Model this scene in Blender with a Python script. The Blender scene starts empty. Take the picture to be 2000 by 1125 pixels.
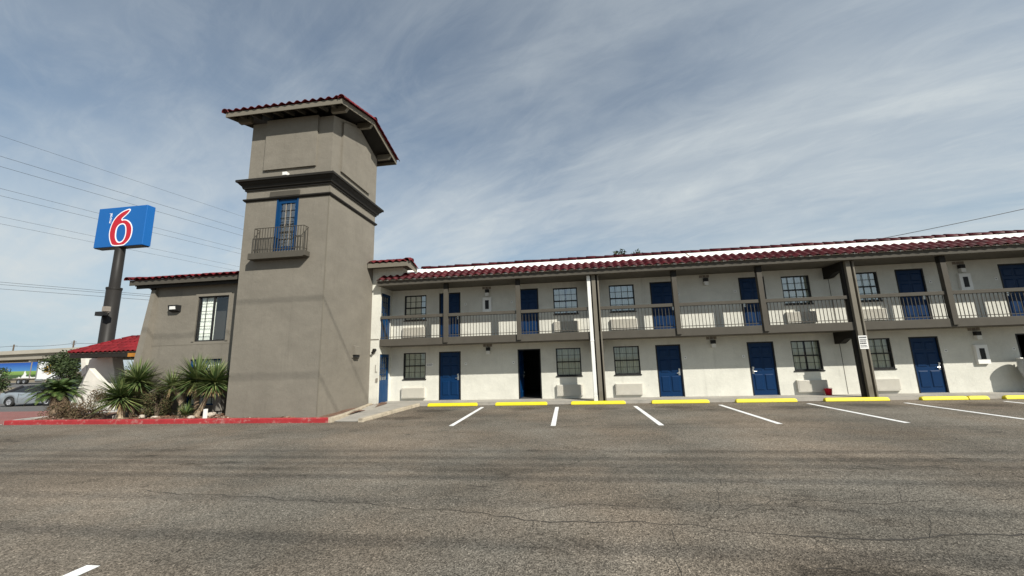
import bpy, bmesh, math, random
from mathutils import Vector, Matrix, Euler
random.seed(7)
scene = bpy.context.scene
COL = scene.collection
PI = math.pi

# ------------------------------------------------------------------ camera, sky, sun, exposure
cam_d = bpy.data.cameras.new('camera')
cam_d.sensor_width = 36.0
cam_d.lens = 36.0 * 761.2274 / 2000.0
cam_d.clip_end = 3000.0
cam_d.clip_start = 0.05
cam = bpy.data.objects.new('camera', cam_d)
COL.objects.link(cam)
def cam_basis(pitch, roll, yaw):
    cy, sy = math.cos(yaw), math.sin(yaw)
    fwd = Vector((-sy, cy, 0)); right = Vector((cy, sy, 0)); up = Vector((0, 0, 1))
    cp, sp = math.cos(pitch), math.sin(pitch)
    f2 = fwd * cp + up * sp; u2 = -fwd * sp + up * cp
    cr, sr = math.cos(roll), math.sin(roll)
    return right * cr + u2 * sr, -right * sr + u2 * cr, f2
r3, u3, f3 = cam_basis(math.radians(10.198), math.radians(-1.646226), math.radians(7.691955))
cam.matrix_world = Matrix(((r3.x, u3.x, -f3.x, 0), (r3.y, u3.y, -f3.y, 0), (r3.z, u3.z, -f3.z, 1.8322), (0, 0, 0, 1)))
scene.camera = cam

SUN = Vector((1.08, -1.0, 1.137)).normalized()          # towards the sun
SUN_EL = math.asin(SUN.z)
SUN_AZ = math.atan2(SUN.x, SUN.y)                        # clockwise from +Y
sun_d = bpy.data.lights.new('sun', 'SUN')
sun_d.energy = 5.0
sun_d.angle = math.radians(0.55)
sun_d.color = (1.0, 0.965, 0.88)
sun = bpy.data.objects.new('sun', sun_d)
COL.objects.link(sun)
sun.rotation_euler = SUN.to_track_quat('Z', 'Y').to_euler()
sun.location = (30, -30, 40)

def build_world():
    w = bpy.data.worlds.new('World'); scene.world = w
    w.use_nodes = True
    nt = w.node_tree; nt.nodes.clear()
    N = nt.nodes.new; L = nt.links.new
    out = N('ShaderNodeOutputWorld'); bg = N('ShaderNodeBackground')
    sky = N('ShaderNodeTexSky'); sky.sky_type = 'NISHITA'; sky.sun_disc = False
    sky.sun_elevation = SUN_EL; sky.sun_rotation = SUN_AZ
    sky.air_density = 1.0; sky.dust_density = 0.15; sky.ozone_density = 1.4
    tc = N('ShaderNodeTexCoord'); sep = N('ShaderNodeSeparateXYZ'); L(tc.outputs['Generated'], sep.inputs[0])
    # thin cirrus laid out on a high plane: direction.xy / (direction.z + c)
    zz = N('ShaderNodeMath'); zz.operation = 'MAXIMUM'; zz.inputs[1].default_value = 0.0; L(sep.outputs['Z'], zz.inputs[0])
    za = N('ShaderNodeMath'); za.operation = 'ADD'; za.inputs[1].default_value = 0.16; L(zz.outputs[0], za.inputs[0])
    dx = N('ShaderNodeMath'); dx.operation = 'DIVIDE'; L(sep.outputs['X'], dx.inputs[0]); L(za.outputs[0], dx.inputs[1])
    dy = N('ShaderNodeMath'); dy.operation = 'DIVIDE'; L(sep.outputs['Y'], dy.inputs[0]); L(za.outputs[0], dy.inputs[1])
    cmb = N('ShaderNodeCombineXYZ'); L(dx.outputs[0], cmb.inputs[0]); L(dy.outputs[0], cmb.inputs[1])
    def layer(rot, scale, nscale, detail, rough, dist, lo, hi, off=(0, 0, 0)):
        mp = N('ShaderNodeMapping'); mp.vector_type = 'TEXTURE'; mp.inputs['Rotation'].default_value = (0, 0, rot)
        mp.inputs['Scale'].default_value = scale; mp.inputs['Location'].default_value = off
        L(cmb.outputs[0], mp.inputs[0])
        no = N('ShaderNodeTexNoise'); no.inputs['Scale'].default_value = nscale; no.inputs['Detail'].default_value = detail
        no.inputs['Roughness'].default_value = rough; no.inputs['Distortion'].default_value = dist
        L(mp.outputs[0], no.inputs['Vector'])
        mr = N('ShaderNodeMapRange'); mr.interpolation_type = 'SMOOTHSTEP'
        mr.inputs[1].default_value = lo; mr.inputs[2].default_value = hi
        L(no.outputs[0], mr.inputs[0]); return mr.outputs[0]
    a = layer(math.radians(-30), (1.5, 0.75, 1), 0.9, 8, 0.56, 0.35, 0.30, 0.72, (1.2, 8.1, 0))     # broad veils
    b = layer(math.radians(-24), (1.7, 0.42, 1), 0.9, 10, 0.62, 0.55, 0.38, 0.76, (4.4, 2.2, 0))     # streaks
    c = layer(math.radians(-40), (1.2, 1, 1), 0.5, 4, 0.5, 0.3, 0.33, 0.68, (5.2, 9.1, 0))         # large patches
    d = layer(math.radians(-32), (1.0, 0.5, 1), 3.4, 10, 0.66, 0.9, 0.36, 0.78, (1.0, 7.0, 0))       # fine wisps
    def math_(op, x, y):
        m = N('ShaderNodeMath'); m.operation = op
        for i, v in enumerate((x, y)):
            if isinstance(v, (int, float)): m.inputs[i].default_value = v
            else: L(v, m.inputs[i])
        return m.outputs[0]
    s = math_('ADD', math_('MULTIPLY', a, 0.36), math_('MULTIPLY', b, 0.24))
    s = math_('ADD', s, math_('MULTIPLY', c, 0.38))
    s = math_('ADD', s, math_('MULTIPLY', d, 0.14))
    el = N('ShaderNodeMapRange'); el.interpolation_type = 'SMOOTHSTEP'        # the veil thins overhead, thickens towards the horizon
    for i_, v_ in enumerate((0.30, 0.82, 1.0, 0.66)): el.inputs[i_ + 1].default_value = v_
    L(zz.outputs[0], el.inputs[0])
    s = math_('MINIMUM', math_('MULTIPLY', math_('ADD', s, 0.10), el.outputs[0]), 0.96)
    hs = N('ShaderNodeMix'); hs.data_type = 'RGBA'; hs.blend_type = 'MULTIPLY'; hs.inputs[0].default_value = 1.0
    L(sky.outputs[0], hs.inputs[6]); hs.inputs[7].default_value = (0.84, 0.95, 0.95, 1)
    hzr = N('ShaderNodeMapRange'); hzr.interpolation_type = 'SMOOTHSTEP'     # pale blue air low over the horizon
    for i_, v_ in enumerate((0.0, 0.34, 0.85, 0.0)): hzr.inputs[i_ + 1].default_value = v_
    L(zz.outputs[0], hzr.inputs[0])
    hm = N('ShaderNodeMix'); hm.data_type = 'RGBA'; L(hzr.outputs[0], hm.inputs[0]); L(hs.outputs[2], hm.inputs[6]); hm.inputs[7].default_value = (3.1, 4.6, 6.0, 1)
    mx = N('ShaderNodeMix'); mx.data_type = 'RGBA'
    L(s, mx.inputs[0]); L(hm.outputs[2], mx.inputs[6])
    mx.inputs[7].default_value = (6.3, 6.8, 6.95, 1)      # cloud radiance before the 0.1 strength
    L(mx.outputs[2], bg.inputs['Color']); bg.inputs['Strength'].default_value = 0.084
    L(bg.outputs[0], out.inputs[0])
build_world()
vs = scene.view_settings
vs.view_transform = 'Standard'; vs.look = 'None'; vs.gamma = 1.0; vs.use_curve_mapping = False
vs.exposure = 0.30
scene.cycles.max_bounces = 6

# ------------------------------------------------------------------ materials
def new_mat(name):
    m = bpy.data.materials.new(name); m.use_nodes = True
    nt = m.node_tree
    return m, nt, nt.nodes['Principled BSDF'], nt.nodes.new, nt.links.new
def mat(name, col, rough=0.7, var=0.12, vscale=3.0, bump=0.0, bscale=60.0, metal=0.0, spec=0.5, dirt=None, fine=0.0, fscale=80.0, coat=0.0):
    """Solid colour with large soft tonal variation, optional fine speckle, bump and dirt."""
    m, nt, p, N, L = new_mat(name)
    tc = N('ShaderNodeTexCoord')
    no = N('ShaderNodeTexNoise'); no.inputs['Scale'].default_value = vscale; no.inputs['Detail'].default_value = 6
    no.inputs['Roughness'].default_value = 0.6
    L(tc.outputs['Object'], no.inputs['Vector'])
    mr = N('ShaderNodeMapRange'); mr.inputs[1].default_value = 0.25; mr.inputs[2].default_value = 0.75
    mr.inputs[3].default_value = 1 - var; mr.inputs[4].default_value = 1 + var
    L(no.outputs[0], mr.inputs[0])
    val = mr.outputs[0]
    if fine:
        n2 = N('ShaderNodeTexNoise'); n2.inputs['Scale'].default_value = fscale; n2.inputs['Detail'].default_value = 3
        L(tc.outputs['Object'], n2.inputs['Vector'])
        m2 = N('ShaderNodeMapRange'); m2.inputs[1].default_value = 0.3; m2.inputs[2].default_value = 0.7
        m2.inputs[3].default_value = 1 - fine; m2.inputs[4].default_value = 1 + fine
        L(n2.outputs[0], m2.inputs[0])
        mu = N('ShaderNodeMath'); mu.operation = 'MULTIPLY'; L(val, mu.inputs[0]); L(m2.outputs[0], mu.inputs[1]); val = mu.outputs[0]
    vm = N('ShaderNodeVectorMath'); vm.operation = 'SCALE'; vm.inputs[0].default_value = col[:3]; L(val, vm.inputs['Scale'])
    c = vm.outputs[0]
    if dirt:
        n3 = N('ShaderNodeTexNoise'); n3.inputs['Scale'].default_value = dirt[1]; n3.inputs['Detail'].default_value = 8
        n3.inputs['Roughness'].default_value = 0.7
        L(tc.outputs['Object'], n3.inputs['Vector'])
        m3 = N('ShaderNodeMapRange'); m3.inputs[1].default_value = dirt[2]; m3.inputs[2].default_value = dirt[2] + 0.2
        m3.inputs[4].default_value = dirt[3]
        L(n3.outputs[0], m3.inputs[0])
        mx = N('ShaderNodeMix'); mx.data_type = 'RGBA'; L(m3.outputs[0], mx.inputs[0]); L(c, mx.inputs[6])
        mx.inputs[7].default_value = tuple(dirt[0]) + (1,); c = mx.outputs[2]
    L(c, p.inputs['Base Color'])
    p.inputs['Roughness'].default_value = rough; p.inputs['Metallic'].default_value = metal
    p.inputs['Specular IOR Level'].default_value = spec
    if coat: p.inputs['Coat Weight'].default_value = coat; p.inputs['Coat Roughness'].default_value = 0.08
    if bump:
        nb = N('ShaderNodeTexNoise'); nb.inputs['Scale'].default_value = bscale; nb.inputs['Detail'].default_value = 5
        L(tc.outputs['Object'], nb.inputs['Vector'])
        b = N('ShaderNodeBump'); b.inputs['Strength'].default_value = bump; b.inputs['Distance'].default_value = 0.02
        L(nb.outputs[0], b.inputs['Height']); L(b.outputs[0], p.inputs['Normal'])
    return m

def asphalt_mat():
    m, nt, p, N, L = new_mat('asphalt')
    tc = N('ShaderNodeTexCoord')
    def noise(scale, detail=6, rough=0.6, map_=None, dist=0.0):
        n = N('ShaderNodeTexNoise'); n.inputs['Scale'].default_value = scale; n.inputs['Detail'].default_value = detail
        n.inputs['Roughness'].default_value = rough; n.inputs['Distortion'].default_value = dist
        if map_:
            mp = N('ShaderNodeMapping'); mp.inputs['Scale'].default_value = map_; L(tc.outputs['Object'], mp.inputs[0]); L(mp.outputs[0], n.inputs['Vector'])
        else: L(tc.outputs['Object'], n.inputs['Vector'])
        return n.outputs[0]
    def rng(x, a, b, c, d, smooth=True):
        r = N('ShaderNodeMapRange')
        if smooth: r.interpolation_type = 'SMOOTHSTEP'
        for i, v in enumerate((a, b, c, d)): r.inputs[i + 1].default_value = v
        L(x, r.inputs[0]); return r.outputs[0]
    def mul(x, y):
        mm = N('ShaderNodeMath'); mm.operation = 'MULTIPLY'; L(x, mm.inputs[0]); L(y, mm.inputs[1]); return mm.outputs[0]
    v = rng(noise(0.35, 5), 0.3, 0.7, 0.74, 1.18)                        # broad wear
    v = mul(v, rng(noise(1.0, 6, 0.65, (0.09, 0.75, 1)), 0.36, 0.62, 0.86, 1.05))   # tyre bands along the aisle
    v = mul(v, rng(noise(1.1, 8, 0.72, (0.5, 1.2, 1), 1.2), 0.30, 0.43, 0.55, 1.0))  # oil smears
    # aggregate: grit that shows near the viewer
    vo = N('ShaderNodeTexVoronoi'); vo.inputs['Scale'].default_value = 85.0; L(tc.outputs['Object'], vo.inputs['Vector'])
    sp = N('ShaderNodeSeparateColor'); L(vo.outputs['Color'], sp.inputs[0])
    g = rng(sp.outputs[0], 0.0, 1.0, 0.38, 1.55, False)
    gs = rng(sp.outputs[1], 0.93, 1.0, 1.0, 1.9, False)
    v = mul(v, mul(g, gs))
    v = mul(v, rng(noise(22, 5, 0.75), 0.3, 0.7, 0.74, 1.26))
    sg2 = N('ShaderNodeTexVoronoi'); sg2.inputs['Scale'].default_value = 150.0; L(tc.outputs['Object'], sg2.inputs['Vector'])
    sp2 = N('ShaderNodeSeparateColor'); L(sg2.outputs['Color'], sp2.inputs[0])
    v = mul(v, rng(sp2.outputs[0], 0.0, 1.0, 0.72, 1.28, False))
    # oil stains left by parked cars, and a dark patch near the viewer, each with its own ragged outline
    ndist = N('ShaderNodeTexNoise'); ndist.inputs['Scale'].default_value = 2.2; ndist.inputs['Detail'].default_value = 9; ndist.inputs['Roughness'].default_value = 0.72
    L(tc.outputs['Object'], ndist.inputs['Vector'])
    for cx, cy, rx, ry, k_ in ((-5.0, 14.4, .9, .55, .50), (-1.7, 14.7, .7, .6, .66), (1.2, 14.5, .9, .5, .7), (3.6, 14.6, .8, .6, .5), (7.2, 14.3, 1.0, .5, .58), (9.6, 14.6, .9, .6, .62), (12.6, 14.4, .9, .5, .6),
                               (2.35, 3.85, .85, .30, .42), (1.6, 3.3, .6, .3, .6), (-5.6, 12.6, 1.3, .4, .6), (5.2, 7.6, 1.6, .35, .75), (-1.5, 6.9, 1.8, .3, .78)):
        m1 = N('ShaderNodeVectorMath'); m1.operation = 'SUBTRACT'; L(tc.outputs['Object'], m1.inputs[0]); m1.inputs[1].default_value = (cx, cy, 0)
        m2 = N('ShaderNodeVectorMath'); m2.operation = 'DIVIDE'; L(m1.outputs[0], m2.inputs[0]); m2.inputs[1].default_value = (rx, ry, 1)
        ln_ = N('ShaderNodeVectorMath'); ln_.operation = 'LENGTH'; L(m2.outputs[0], ln_.inputs[0])
        ad = N('ShaderNodeMath'); ad.operation = 'MULTIPLY_ADD'; L(ndist.outputs[0], ad.inputs[0]); ad.inputs[1].default_value = 2.6; ad.inputs[2].default_value = -1.3
        a2 = N('ShaderNodeMath'); a2.operation = 'ADD'; L(ln_.outputs['Value'], a2.inputs[0]); L(ad.outputs[0], a2.inputs[1])
        v = mul(v, rng(a2.outputs[0], 0.35, 1.15, k_, 1.0))
    # hairline cracks
    vc = N('ShaderNodeTexVoronoi'); vc.feature = 'DISTANCE_TO_EDGE'; vc.inputs['Scale'].default_value = 0.42
    mp = N('ShaderNodeMapping'); L(tc.outputs['Object'], mp.inputs[0])
    nd = N('ShaderNodeTexNoise'); nd.inputs['Scale'].default_value = 1.6; nd.inputs['Detail'].default_value = 8; nd.inputs['Roughness'].default_value = 0.7
    L(tc.outputs['Object'], nd.inputs['Vector'])
    av = N('ShaderNodeVectorMath'); av.operation = 'MULTIPLY_ADD'; L(nd.outputs['Color'], av.inputs[0]); av.inputs[1].default_value = (1.3, 1.3, 0); L(mp.outputs[0], av.inputs[2])
    L(av.outputs[0], vc.inputs['Vector'])
    cr = rng(vc.outputs['Distance'], 0.0, 0.006, 0.0, 1.0, False)
    msk = rng(noise(0.22, 3, 0.5), 0.47, 0.56, 0.0, 1.0)
    im = N('ShaderNodeMath'); im.operation = 'MULTIPLY_ADD'
    inv = N('ShaderNodeMath'); inv.operation = 'SUBTRACT'; inv.inputs[0].default_value = 1.0; L(cr, inv.inputs[1])
    cm = mul(inv.outputs[0], msk)
    k = N('ShaderNodeMath'); k.operation = 'MULTIPLY_ADD'; L(cm, k.inputs[0]); k.inputs[1].default_value = -0.6; k.inputs[2].default_value = 1.0
    v = mul(v, k.outputs[0])
    hue = N('ShaderNodeMix'); hue.data_type = 'RGBA'
    L(rng(noise(0.28, 4), 0.35, 0.65, 0, 1), hue.inputs[0])
    hue.inputs[6].default_value = (0.163, 0.147, 0.122, 1); hue.inputs[7].default_value = (0.180, 0.148, 0.114, 1)
    vm = N('ShaderNodeVectorMath'); vm.operation = 'SCALE'; L(hue.outputs[2], vm.inputs[0]); L(v, vm.inputs['Scale'])
    L(vm.outputs[0], p.inputs['Base Color'])
    p.inputs['Roughness'].default_value = 0.92; p.inputs['Specular IOR Level'].default_value = 0.12
    b = N('ShaderNodeBump'); b.inputs['Strength'].default_value = 0.55; b.inputs['Distance'].default_value = 0.008
    L(vo.outputs['Distance'], b.inputs['Height'])
    b2 = N('ShaderNodeBump'); b2.inputs['Strength'].default_value = 0.35; b2.inputs['Distance'].default_value = 0.02
    L(noise(9, 6, 0.7), b2.inputs['Height']); L(b.outputs[0], b2.inputs['Normal'])
    L(b2.outputs[0], p.inputs['Normal'])
    return m

def stucco(name, col, streak=0.06):
    """Trowelled stucco wall: soft mottling, rain streaks running down, sandy bump."""
    m, nt, p, N, L = new_mat(name)
    tc = N('ShaderNodeTexCoord')
    def noise(scale, detail, map_=None, rough=0.6):
        n = N('ShaderNodeTexNoise'); n.inputs['Scale'].default_value = scale; n.inputs['Detail'].default_value = detail; n.inputs['Roughness'].default_value = rough
        if map_:
            mp = N('ShaderNodeMapping'); mp.inputs['Scale'].default_value = map_; L(tc.outputs['Object'], mp.inputs[0]); L(mp.outputs[0], n.inputs['Vector'])
        else: L(tc.outputs['Object'], n.inputs['Vector'])
        return n.outputs[0]
    def rng(x, a, b, c, d):
        r = N('ShaderNodeMapRange')
        for i, v in enumerate((a, b, c, d)): r.inputs[i + 1].default_value = v
        L(x, r.inputs[0]); return r.outputs[0]
    def mul(x, y):
        mm = N('ShaderNodeMath'); mm.operation = 'MULTIPLY'; L(x, mm.inputs[0]); L(y, mm.inputs[1]); return mm.outputs[0]
    v = mul(rng(noise(0.7, 8, None, 0.65), 0.3, 0.7, 0.89, 1.09), rng(noise(2.0, 6, (0.8, 0.8, 1.6)), 0.3, 0.7, 1 - streak, 1 + streak))
    v = mul(v, rng(noise(26, 5, None, 0.7), 0.3, 0.7, 0.95, 1.05))
    v = mul(v, rng(noise(1.4, 9, (2.4, 2.4, 0.22), 0.72), 0.56, 0.74, 1.0, 0.84))      # rain runs
    v = mul(v, rng(noise(3.2, 9, None, 0.75), 0.61, 0.72, 1.0, 0.84))                  # scuffs and blotches
    vm = N('ShaderNodeVectorMath'); vm.operation = 'SCALE'; vm.inputs[0].default_value = col; L(v, vm.inputs['Scale'])
    L(vm.outputs[0], p.inputs['Base Color'])
    p.inputs['Roughness'].default_value = 0.9; p.inputs['Specular IOR Level'].default_value = 0.2
    b = N('ShaderNodeBump'); b.inputs['Strength'].default_value = 0.5; b.inputs['Distance'].default_value = 0.012
    L(noise(70, 5, None, 0.7), b.inputs['Height'])
    b2 = N('ShaderNodeBump'); b2.inputs['Strength'].default_value = 0.35; b2.inputs['Distance'].default_value = 0.03
    L(noise(5, 5), b2.inputs['Height']); L(b.outputs[0], b2.inputs['Normal'])
    L(b2.outputs[0], p.inputs['Normal'])
    return m

def tile_mat(name, col):
    """Painted clay tile: every tile its own tone (random per object / per position)."""
    m, nt, p, N, L = new_mat(name)
    oi = N('ShaderNodeObjectInfo'); tc = N('ShaderNodeTexCoord')
    no = N('ShaderNodeTexNoise'); no.inputs['Scale'].default_value = 9; no.inputs['Detail'].default_value = 6
    L(tc.outputs['Object'], no.inputs['Vector'])
    mr = N('ShaderNodeMapRange'); mr.inputs[1].default_value = 0.3; mr.inputs[2].default_value = 0.7; mr.inputs[3].default_value = 0.8; mr.inputs[4].default_value = 1.2
    L(no.outputs[0], mr.inputs[0])
    m2 = N('ShaderNodeMapRange'); m2.inputs[3].default_value = 0.72; m2.inputs[4].default_value = 1.25; L(oi.outputs['Random'], m2.inputs[0])
    mu = N('ShaderNodeMath'); mu.operation = 'MULTIPLY'; L(mr.outputs[0], mu.inputs[0]); L(m2.outputs[0], mu.inputs[1])
    vm = N('ShaderNodeVectorMath'); vm.operation = 'SCALE'; vm.inputs[0].default_value = col; L(mu.outputs[0], vm.inputs['Scale'])
    L(vm.outputs[0], p.inputs['Base Color']); p.inputs['Roughness'].default_value = 0.55; p.inputs['Specular IOR Level'].default_value = 0.2
    b = N('ShaderNodeBump'); b.inputs['Strength'].default_value = 0.25; b.inputs['Distance'].default_value = 0.01
    L(no.outputs[0], b.inputs['Height']); L(b.outputs[0], p.inputs['Normal'])
    return m

def glass_mat(name, tint=(0.75, 0.8, 0.8), mixin=0.55):
    """Window glass: see-through by a tint plus real mirror reflection at grazing angles."""
    m = bpy.data.materials.new(name); m.use_nodes = True
    nt = m.node_tree; nt.nodes.clear(); N = nt.nodes.new; L = nt.links.new
    out = N('ShaderNodeOutputMaterial'); tr = N('ShaderNodeBsdfTransparent'); tr.inputs[0].default_value = tint + (1,)
    gl = N('ShaderNodeBsdfGlossy'); gl.inputs['Roughness'].default_value = 0.02; gl.inputs[0].default_value = (0.9, 0.95, 1, 1)
    lw = N('ShaderNodeLayerWeight'); lw.inputs[0].default_value = 0.5
    pw = N('ShaderNodeMath'); pw.operation = 'POWER'; pw.inputs[1].default_value = 5.0; L(lw.outputs['Facing'], pw.inputs[0])
    a = N('ShaderNodeMath'); a.operation = 'ADD'; a.inputs[1].default_value = 0.05 + mixin; a.use_clamp = True; L(pw.outputs[0], a.inputs[0])
    mx = N('ShaderNodeMixShader'); L(a.outputs[0], mx.inputs[0]); L(tr.outputs[0], mx.inputs[1]); L(gl.outputs[0], mx.inputs[2])
    L(mx.outputs[0], out.inputs[0])
    return m

def leaf_mat(name, cols, rough=0.5):
    m, nt, p, N, L = new_mat(name)
    g = N('ShaderNodeNewGeometry')
    cr = N('ShaderNodeValToRGB')
    e = cr.color_ramp.elements
    e[0].position = 0.0; e[0].color = cols[0] + (1,)
    e[1].position = 1.0; e[1].color = cols[-1] + (1,)
    for i, c in enumerate(cols[1:-1]):
        n = e.new((i + 1) / (len(cols) - 1)); n.color = c + (1,)
    L(g.outputs['Random Per Island'], cr.inputs[0]); L(cr.outputs[0], p.inputs['Base Color'])
    p.inputs['Roughness'].default_value = rough
    p.inputs['Specular IOR Level'].default_value = 0.25
    p.inputs['Transmission Weight'].default_value = 0.0
    return m

M = {}
M['asphalt'] = asphalt_mat()
M['ground'] = mat('dry_ground', (0.20, 0.165, 0.11), 0.95, 0.25, 0.15, 0.4, 6, fine=0.2, fscale=3)
M['road'] = mat('road', (0.11, 0.105, 0.1), 0.9, 0.12, 0.3, 0.2, 40)
M['taupe'] = stucco('taupe_stucco', (0.194, 0.175, 0.144))
M['white_wall'] = stucco('white_stucco', (0.63, 0.615, 0.545), 0.035)
M['trim'] = mat('taupe_trim', (0.082, 0.074, 0.061), 0.7, 0.10, 2.5, 0.15, 40, spec=0.12)
M['trim_light'] = mat('taupe_fascia', (0.172, 0.155, 0.124), 0.7, 0.08, 2.5, 0.12, 40, spec=0.12)
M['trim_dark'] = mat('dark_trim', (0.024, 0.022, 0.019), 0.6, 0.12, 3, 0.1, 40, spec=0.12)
M['soffit'] = mat('soffit_paint', (0.12, 0.11, 0.088), 0.85, 0.08, 2)
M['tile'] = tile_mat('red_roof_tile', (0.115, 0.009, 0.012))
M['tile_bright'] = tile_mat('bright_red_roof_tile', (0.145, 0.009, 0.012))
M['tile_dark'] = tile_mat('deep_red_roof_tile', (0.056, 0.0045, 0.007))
M['membrane'] = mat('white_roof_coating', (0.82, 0.80, 0.75), 0.7, 0.05, 1.5, 0.1, 20, dirt=((0.42, 0.38, 0.32), 2.2, 0.56, 0.7))
M['blue'] = mat('blue_door_paint', (0.0010, 0.022, 0.075), 0.45, 0.10, 3, 0.03, 30, spec=0.2)
M['blue_light'] = mat('blue_joinery_paint', (0.003, 0.040, 0.120), 0.45, 0.1, 3, spec=0.2)
M['frame'] = mat('dark_window_frame', (0.022, 0.022, 0.022), 0.45, 0.1, 5, spec=0.2)
M['glass'] = glass_mat('window_glass', (0.90, 0.93, 0.92), 0.03)
M['glass_up'] = glass_mat('upper_window_glass', (0.88, 0.91, 0.90), 0.20)
M['curtain'] = mat('pleated_curtain', (0.60, 0.60, 0.48), 0.9, 0.12, 2)
M['curtain_light'] = mat('white_curtain', (0.82, 0.82, 0.76), 0.9, 0.08, 2)
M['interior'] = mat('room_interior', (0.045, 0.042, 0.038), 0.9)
M['ac'] = mat('air_conditioner_beige', (0.62, 0.59, 0.52), 0.55, 0.06, 3, dirt=((0.30, 0.27, 0.22), 5, 0.6, 0.5))
M['metal'] = mat('brushed_metal', (0.55, 0.54, 0.50), 0.3, 0.08, 5, metal=0.9)
M['iron'] = mat('black_iron', (0.020, 0.019, 0.018), 0.5, 0.15, 10, spec=0.2)
M['bronze'] = mat('bronze_rail_paint', (0.07, 0.062, 0.05), 0.5, 0.15, 10, spec=0.2)
M['lamp_white'] = mat('lamp_diffuser', (0.75, 0.74, 0.70), 0.4, 0.04, 6)
M['white_paint'] = mat('white_paint', (0.78, 0.77, 0.73), 0.55, 0.05, 4, dirt=((0.42, 0.38, 0.32), 4, 0.64, 0.5))
M['line'] = mat('parking_line_paint', (0.80, 0.80, 0.78), 0.8, 0.06, 3, 0.3, 90, dirt=((0.25, 0.22, 0.19), 9, 0.54, 0.75))
M['yellow'] = mat('yellow_stop_paint', (0.72, 0.60, 0.010), 0.55, 0.06, 3, 0.2, 50, dirt=((0.24, 0.20, 0.12), 7, 0.56, 0.75))
M['concrete'] = mat('concrete', (0.34, 0.315, 0.275), 0.9, 0.16, 1.6, 0.3, 45, dirt=((0.13, 0.115, 0.095), 2.2, 0.55, 0.6), fine=0.1, fscale=60)
M['old_concrete'] = mat('worn_kerb_concrete', (0.42, 0.36, 0.27), 0.95, 0.2, 3, 0.5, 30, dirt=((0.15, 0.12, 0.09), 4, 0.52, 0.8), fine=0.15, fscale=50)
M['red_kerb'] = mat('red_kerb_paint', (0.33, 0.022, 0.026), 0.75, 0.15, 3, 0.4, 40, dirt=((0.42, 0.30, 0.26), 5, 0.54, 0.8), fine=0.12, fscale=50)
M['grey_kerb'] = mat('grey_kerb_concrete', (0.38, 0.38, 0.36), 0.9, 0.12, 3, 0.3, 40)
M['crack'] = mat('crack_dark', (0.045, 0.039, 0.032), 1.0, 0.2, 8)
M['mulch'] = mat('mulch', (0.155, 0.088, 0.058), 1.0, 0.35, 3.5, 1.0, 25, dirt=((0.30, 0.23, 0.18), 7, 0.56, 0.8), fine=0.4, fscale=35)
M['stone'] = leaf_mat('stones', [(0.16, 0.10, 0.075), (0.35, 0.24, 0.19), (0.5, 0.42, 0.35), (0.22, 0.14, 0.11)], 0.95)
M['chip'] = leaf_mat('bark_chips', [(0.07, 0.035, 0.022), (0.17, 0.085, 0.05), (0.26, 0.17, 0.12), (0.11, 0.055, 0.035)], 1.0)
M['trunk'] = mat('fibrous_trunk', (0.20, 0.145, 0.095), 0.95, 0.35, 7, 1.0, 30, fine=0.3, fscale=30)
M['pale_trunk'] = mat('pale_trunk', (0.40, 0.31, 0.21), 0.95, 0.35, 9, 1.0, 30, fine=0.3, fscale=24)
M['yucca'] = leaf_mat('yucca_blades', [(0.05, 0.086, 0.026), (0.09, 0.135, 0.042), (0.19, 0.215, 0.08), (0.06, 0.10, 0.045)], 0.42)
M['dead_blade'] = leaf_mat('dry_blades', [(0.28, 0.20, 0.10), (0.38, 0.28, 0.15), (0.20, 0.13, 0.07)], 0.8)
M['frond'] = leaf_mat('cycad_leaflets', [(0.04, 0.072, 0.02), (0.07, 0.11, 0.032), (0.12, 0.15, 0.045)], 0.4)
M['shrub'] = leaf_mat('shrub_leaves', [(0.05, 0.06, 0.022), (0.085, 0.085, 0.035), (0.11, 0.07, 0.04), (0.045, 0.07, 0.022)], 0.7)
M['shrub_brown'] = leaf_mat('brown_shrub_leaves', [(0.10, 0.065, 0.04), (0.15, 0.10, 0.06), (0.07, 0.065, 0.028), (0.12, 0.075, 0.05)], 0.8)
M['tree_leaf'] = leaf_mat('tree_leaves', [(0.022, 0.036, 0.013), (0.036, 0.056, 0.018), (0.055, 0.072, 0.026)], 0.6)
M['flower'] = mat('yellow_flowers', (0.40, 0.25, 0.02), 0.7)
M['twig'] = mat('twigs', (0.11, 0.08, 0.055), 0.95, 0.2, 6)
M['sign_blue'] = mat('sign_face_blue', (0.001, 0.105, 0.36), 0.5, 0.03, 0.6)
M['sign_red'] = mat('sign_red', (0.48, 0.006, 0.018), 0.4, 0.03, 1)
M['sign_white'] = mat('sign_white', (0.85, 0.86, 0.88), 0.4, 0.02, 1)
M['pole'] = mat('pole_paint', (0.022, 0.020, 0.018), 0.5, 0.12, 1.5, spec=0.2)
M['wire'] = mat('wire', (0.03, 0.03, 0.032), 0.6)
M['overpass'] = mat('overpass_concrete', (0.33, 0.30, 0.245), 0.9, 0.1, 0.15, 0.1, 2)
M['barrier'] = mat('barrier_concrete', (0.42, 0.385, 0.32), 0.9, 0.1, 0.2)
M['silver'] = mat('silver_car_paint', (0.30, 0.335, 0.36), 0.28, 0.02, 1, metal=0.35, coat=0.8)
M['grey_car'] = mat('dark_grey_car_paint', (0.09, 0.10, 0.11), 0.3, 0.02, 1, metal=0.3, coat=0.8)
M['white_car'] = mat('white_car_paint', (0.78, 0.78, 0.77), 0.3, 0.02, 1, coat=0.8)
M['car_glass'] = mat('car_glass', (0.012, 0.014, 0.016), 0.06, 0.02, 1, spec=0.8)
M['softtop'] = mat('black_soft_top', (0.02, 0.02, 0.024), 0.8, 0.1, 8)
M['rubber'] = mat('tyre_rubber', (0.018, 0.018, 0.018), 0.85, 0.1, 8)
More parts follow.
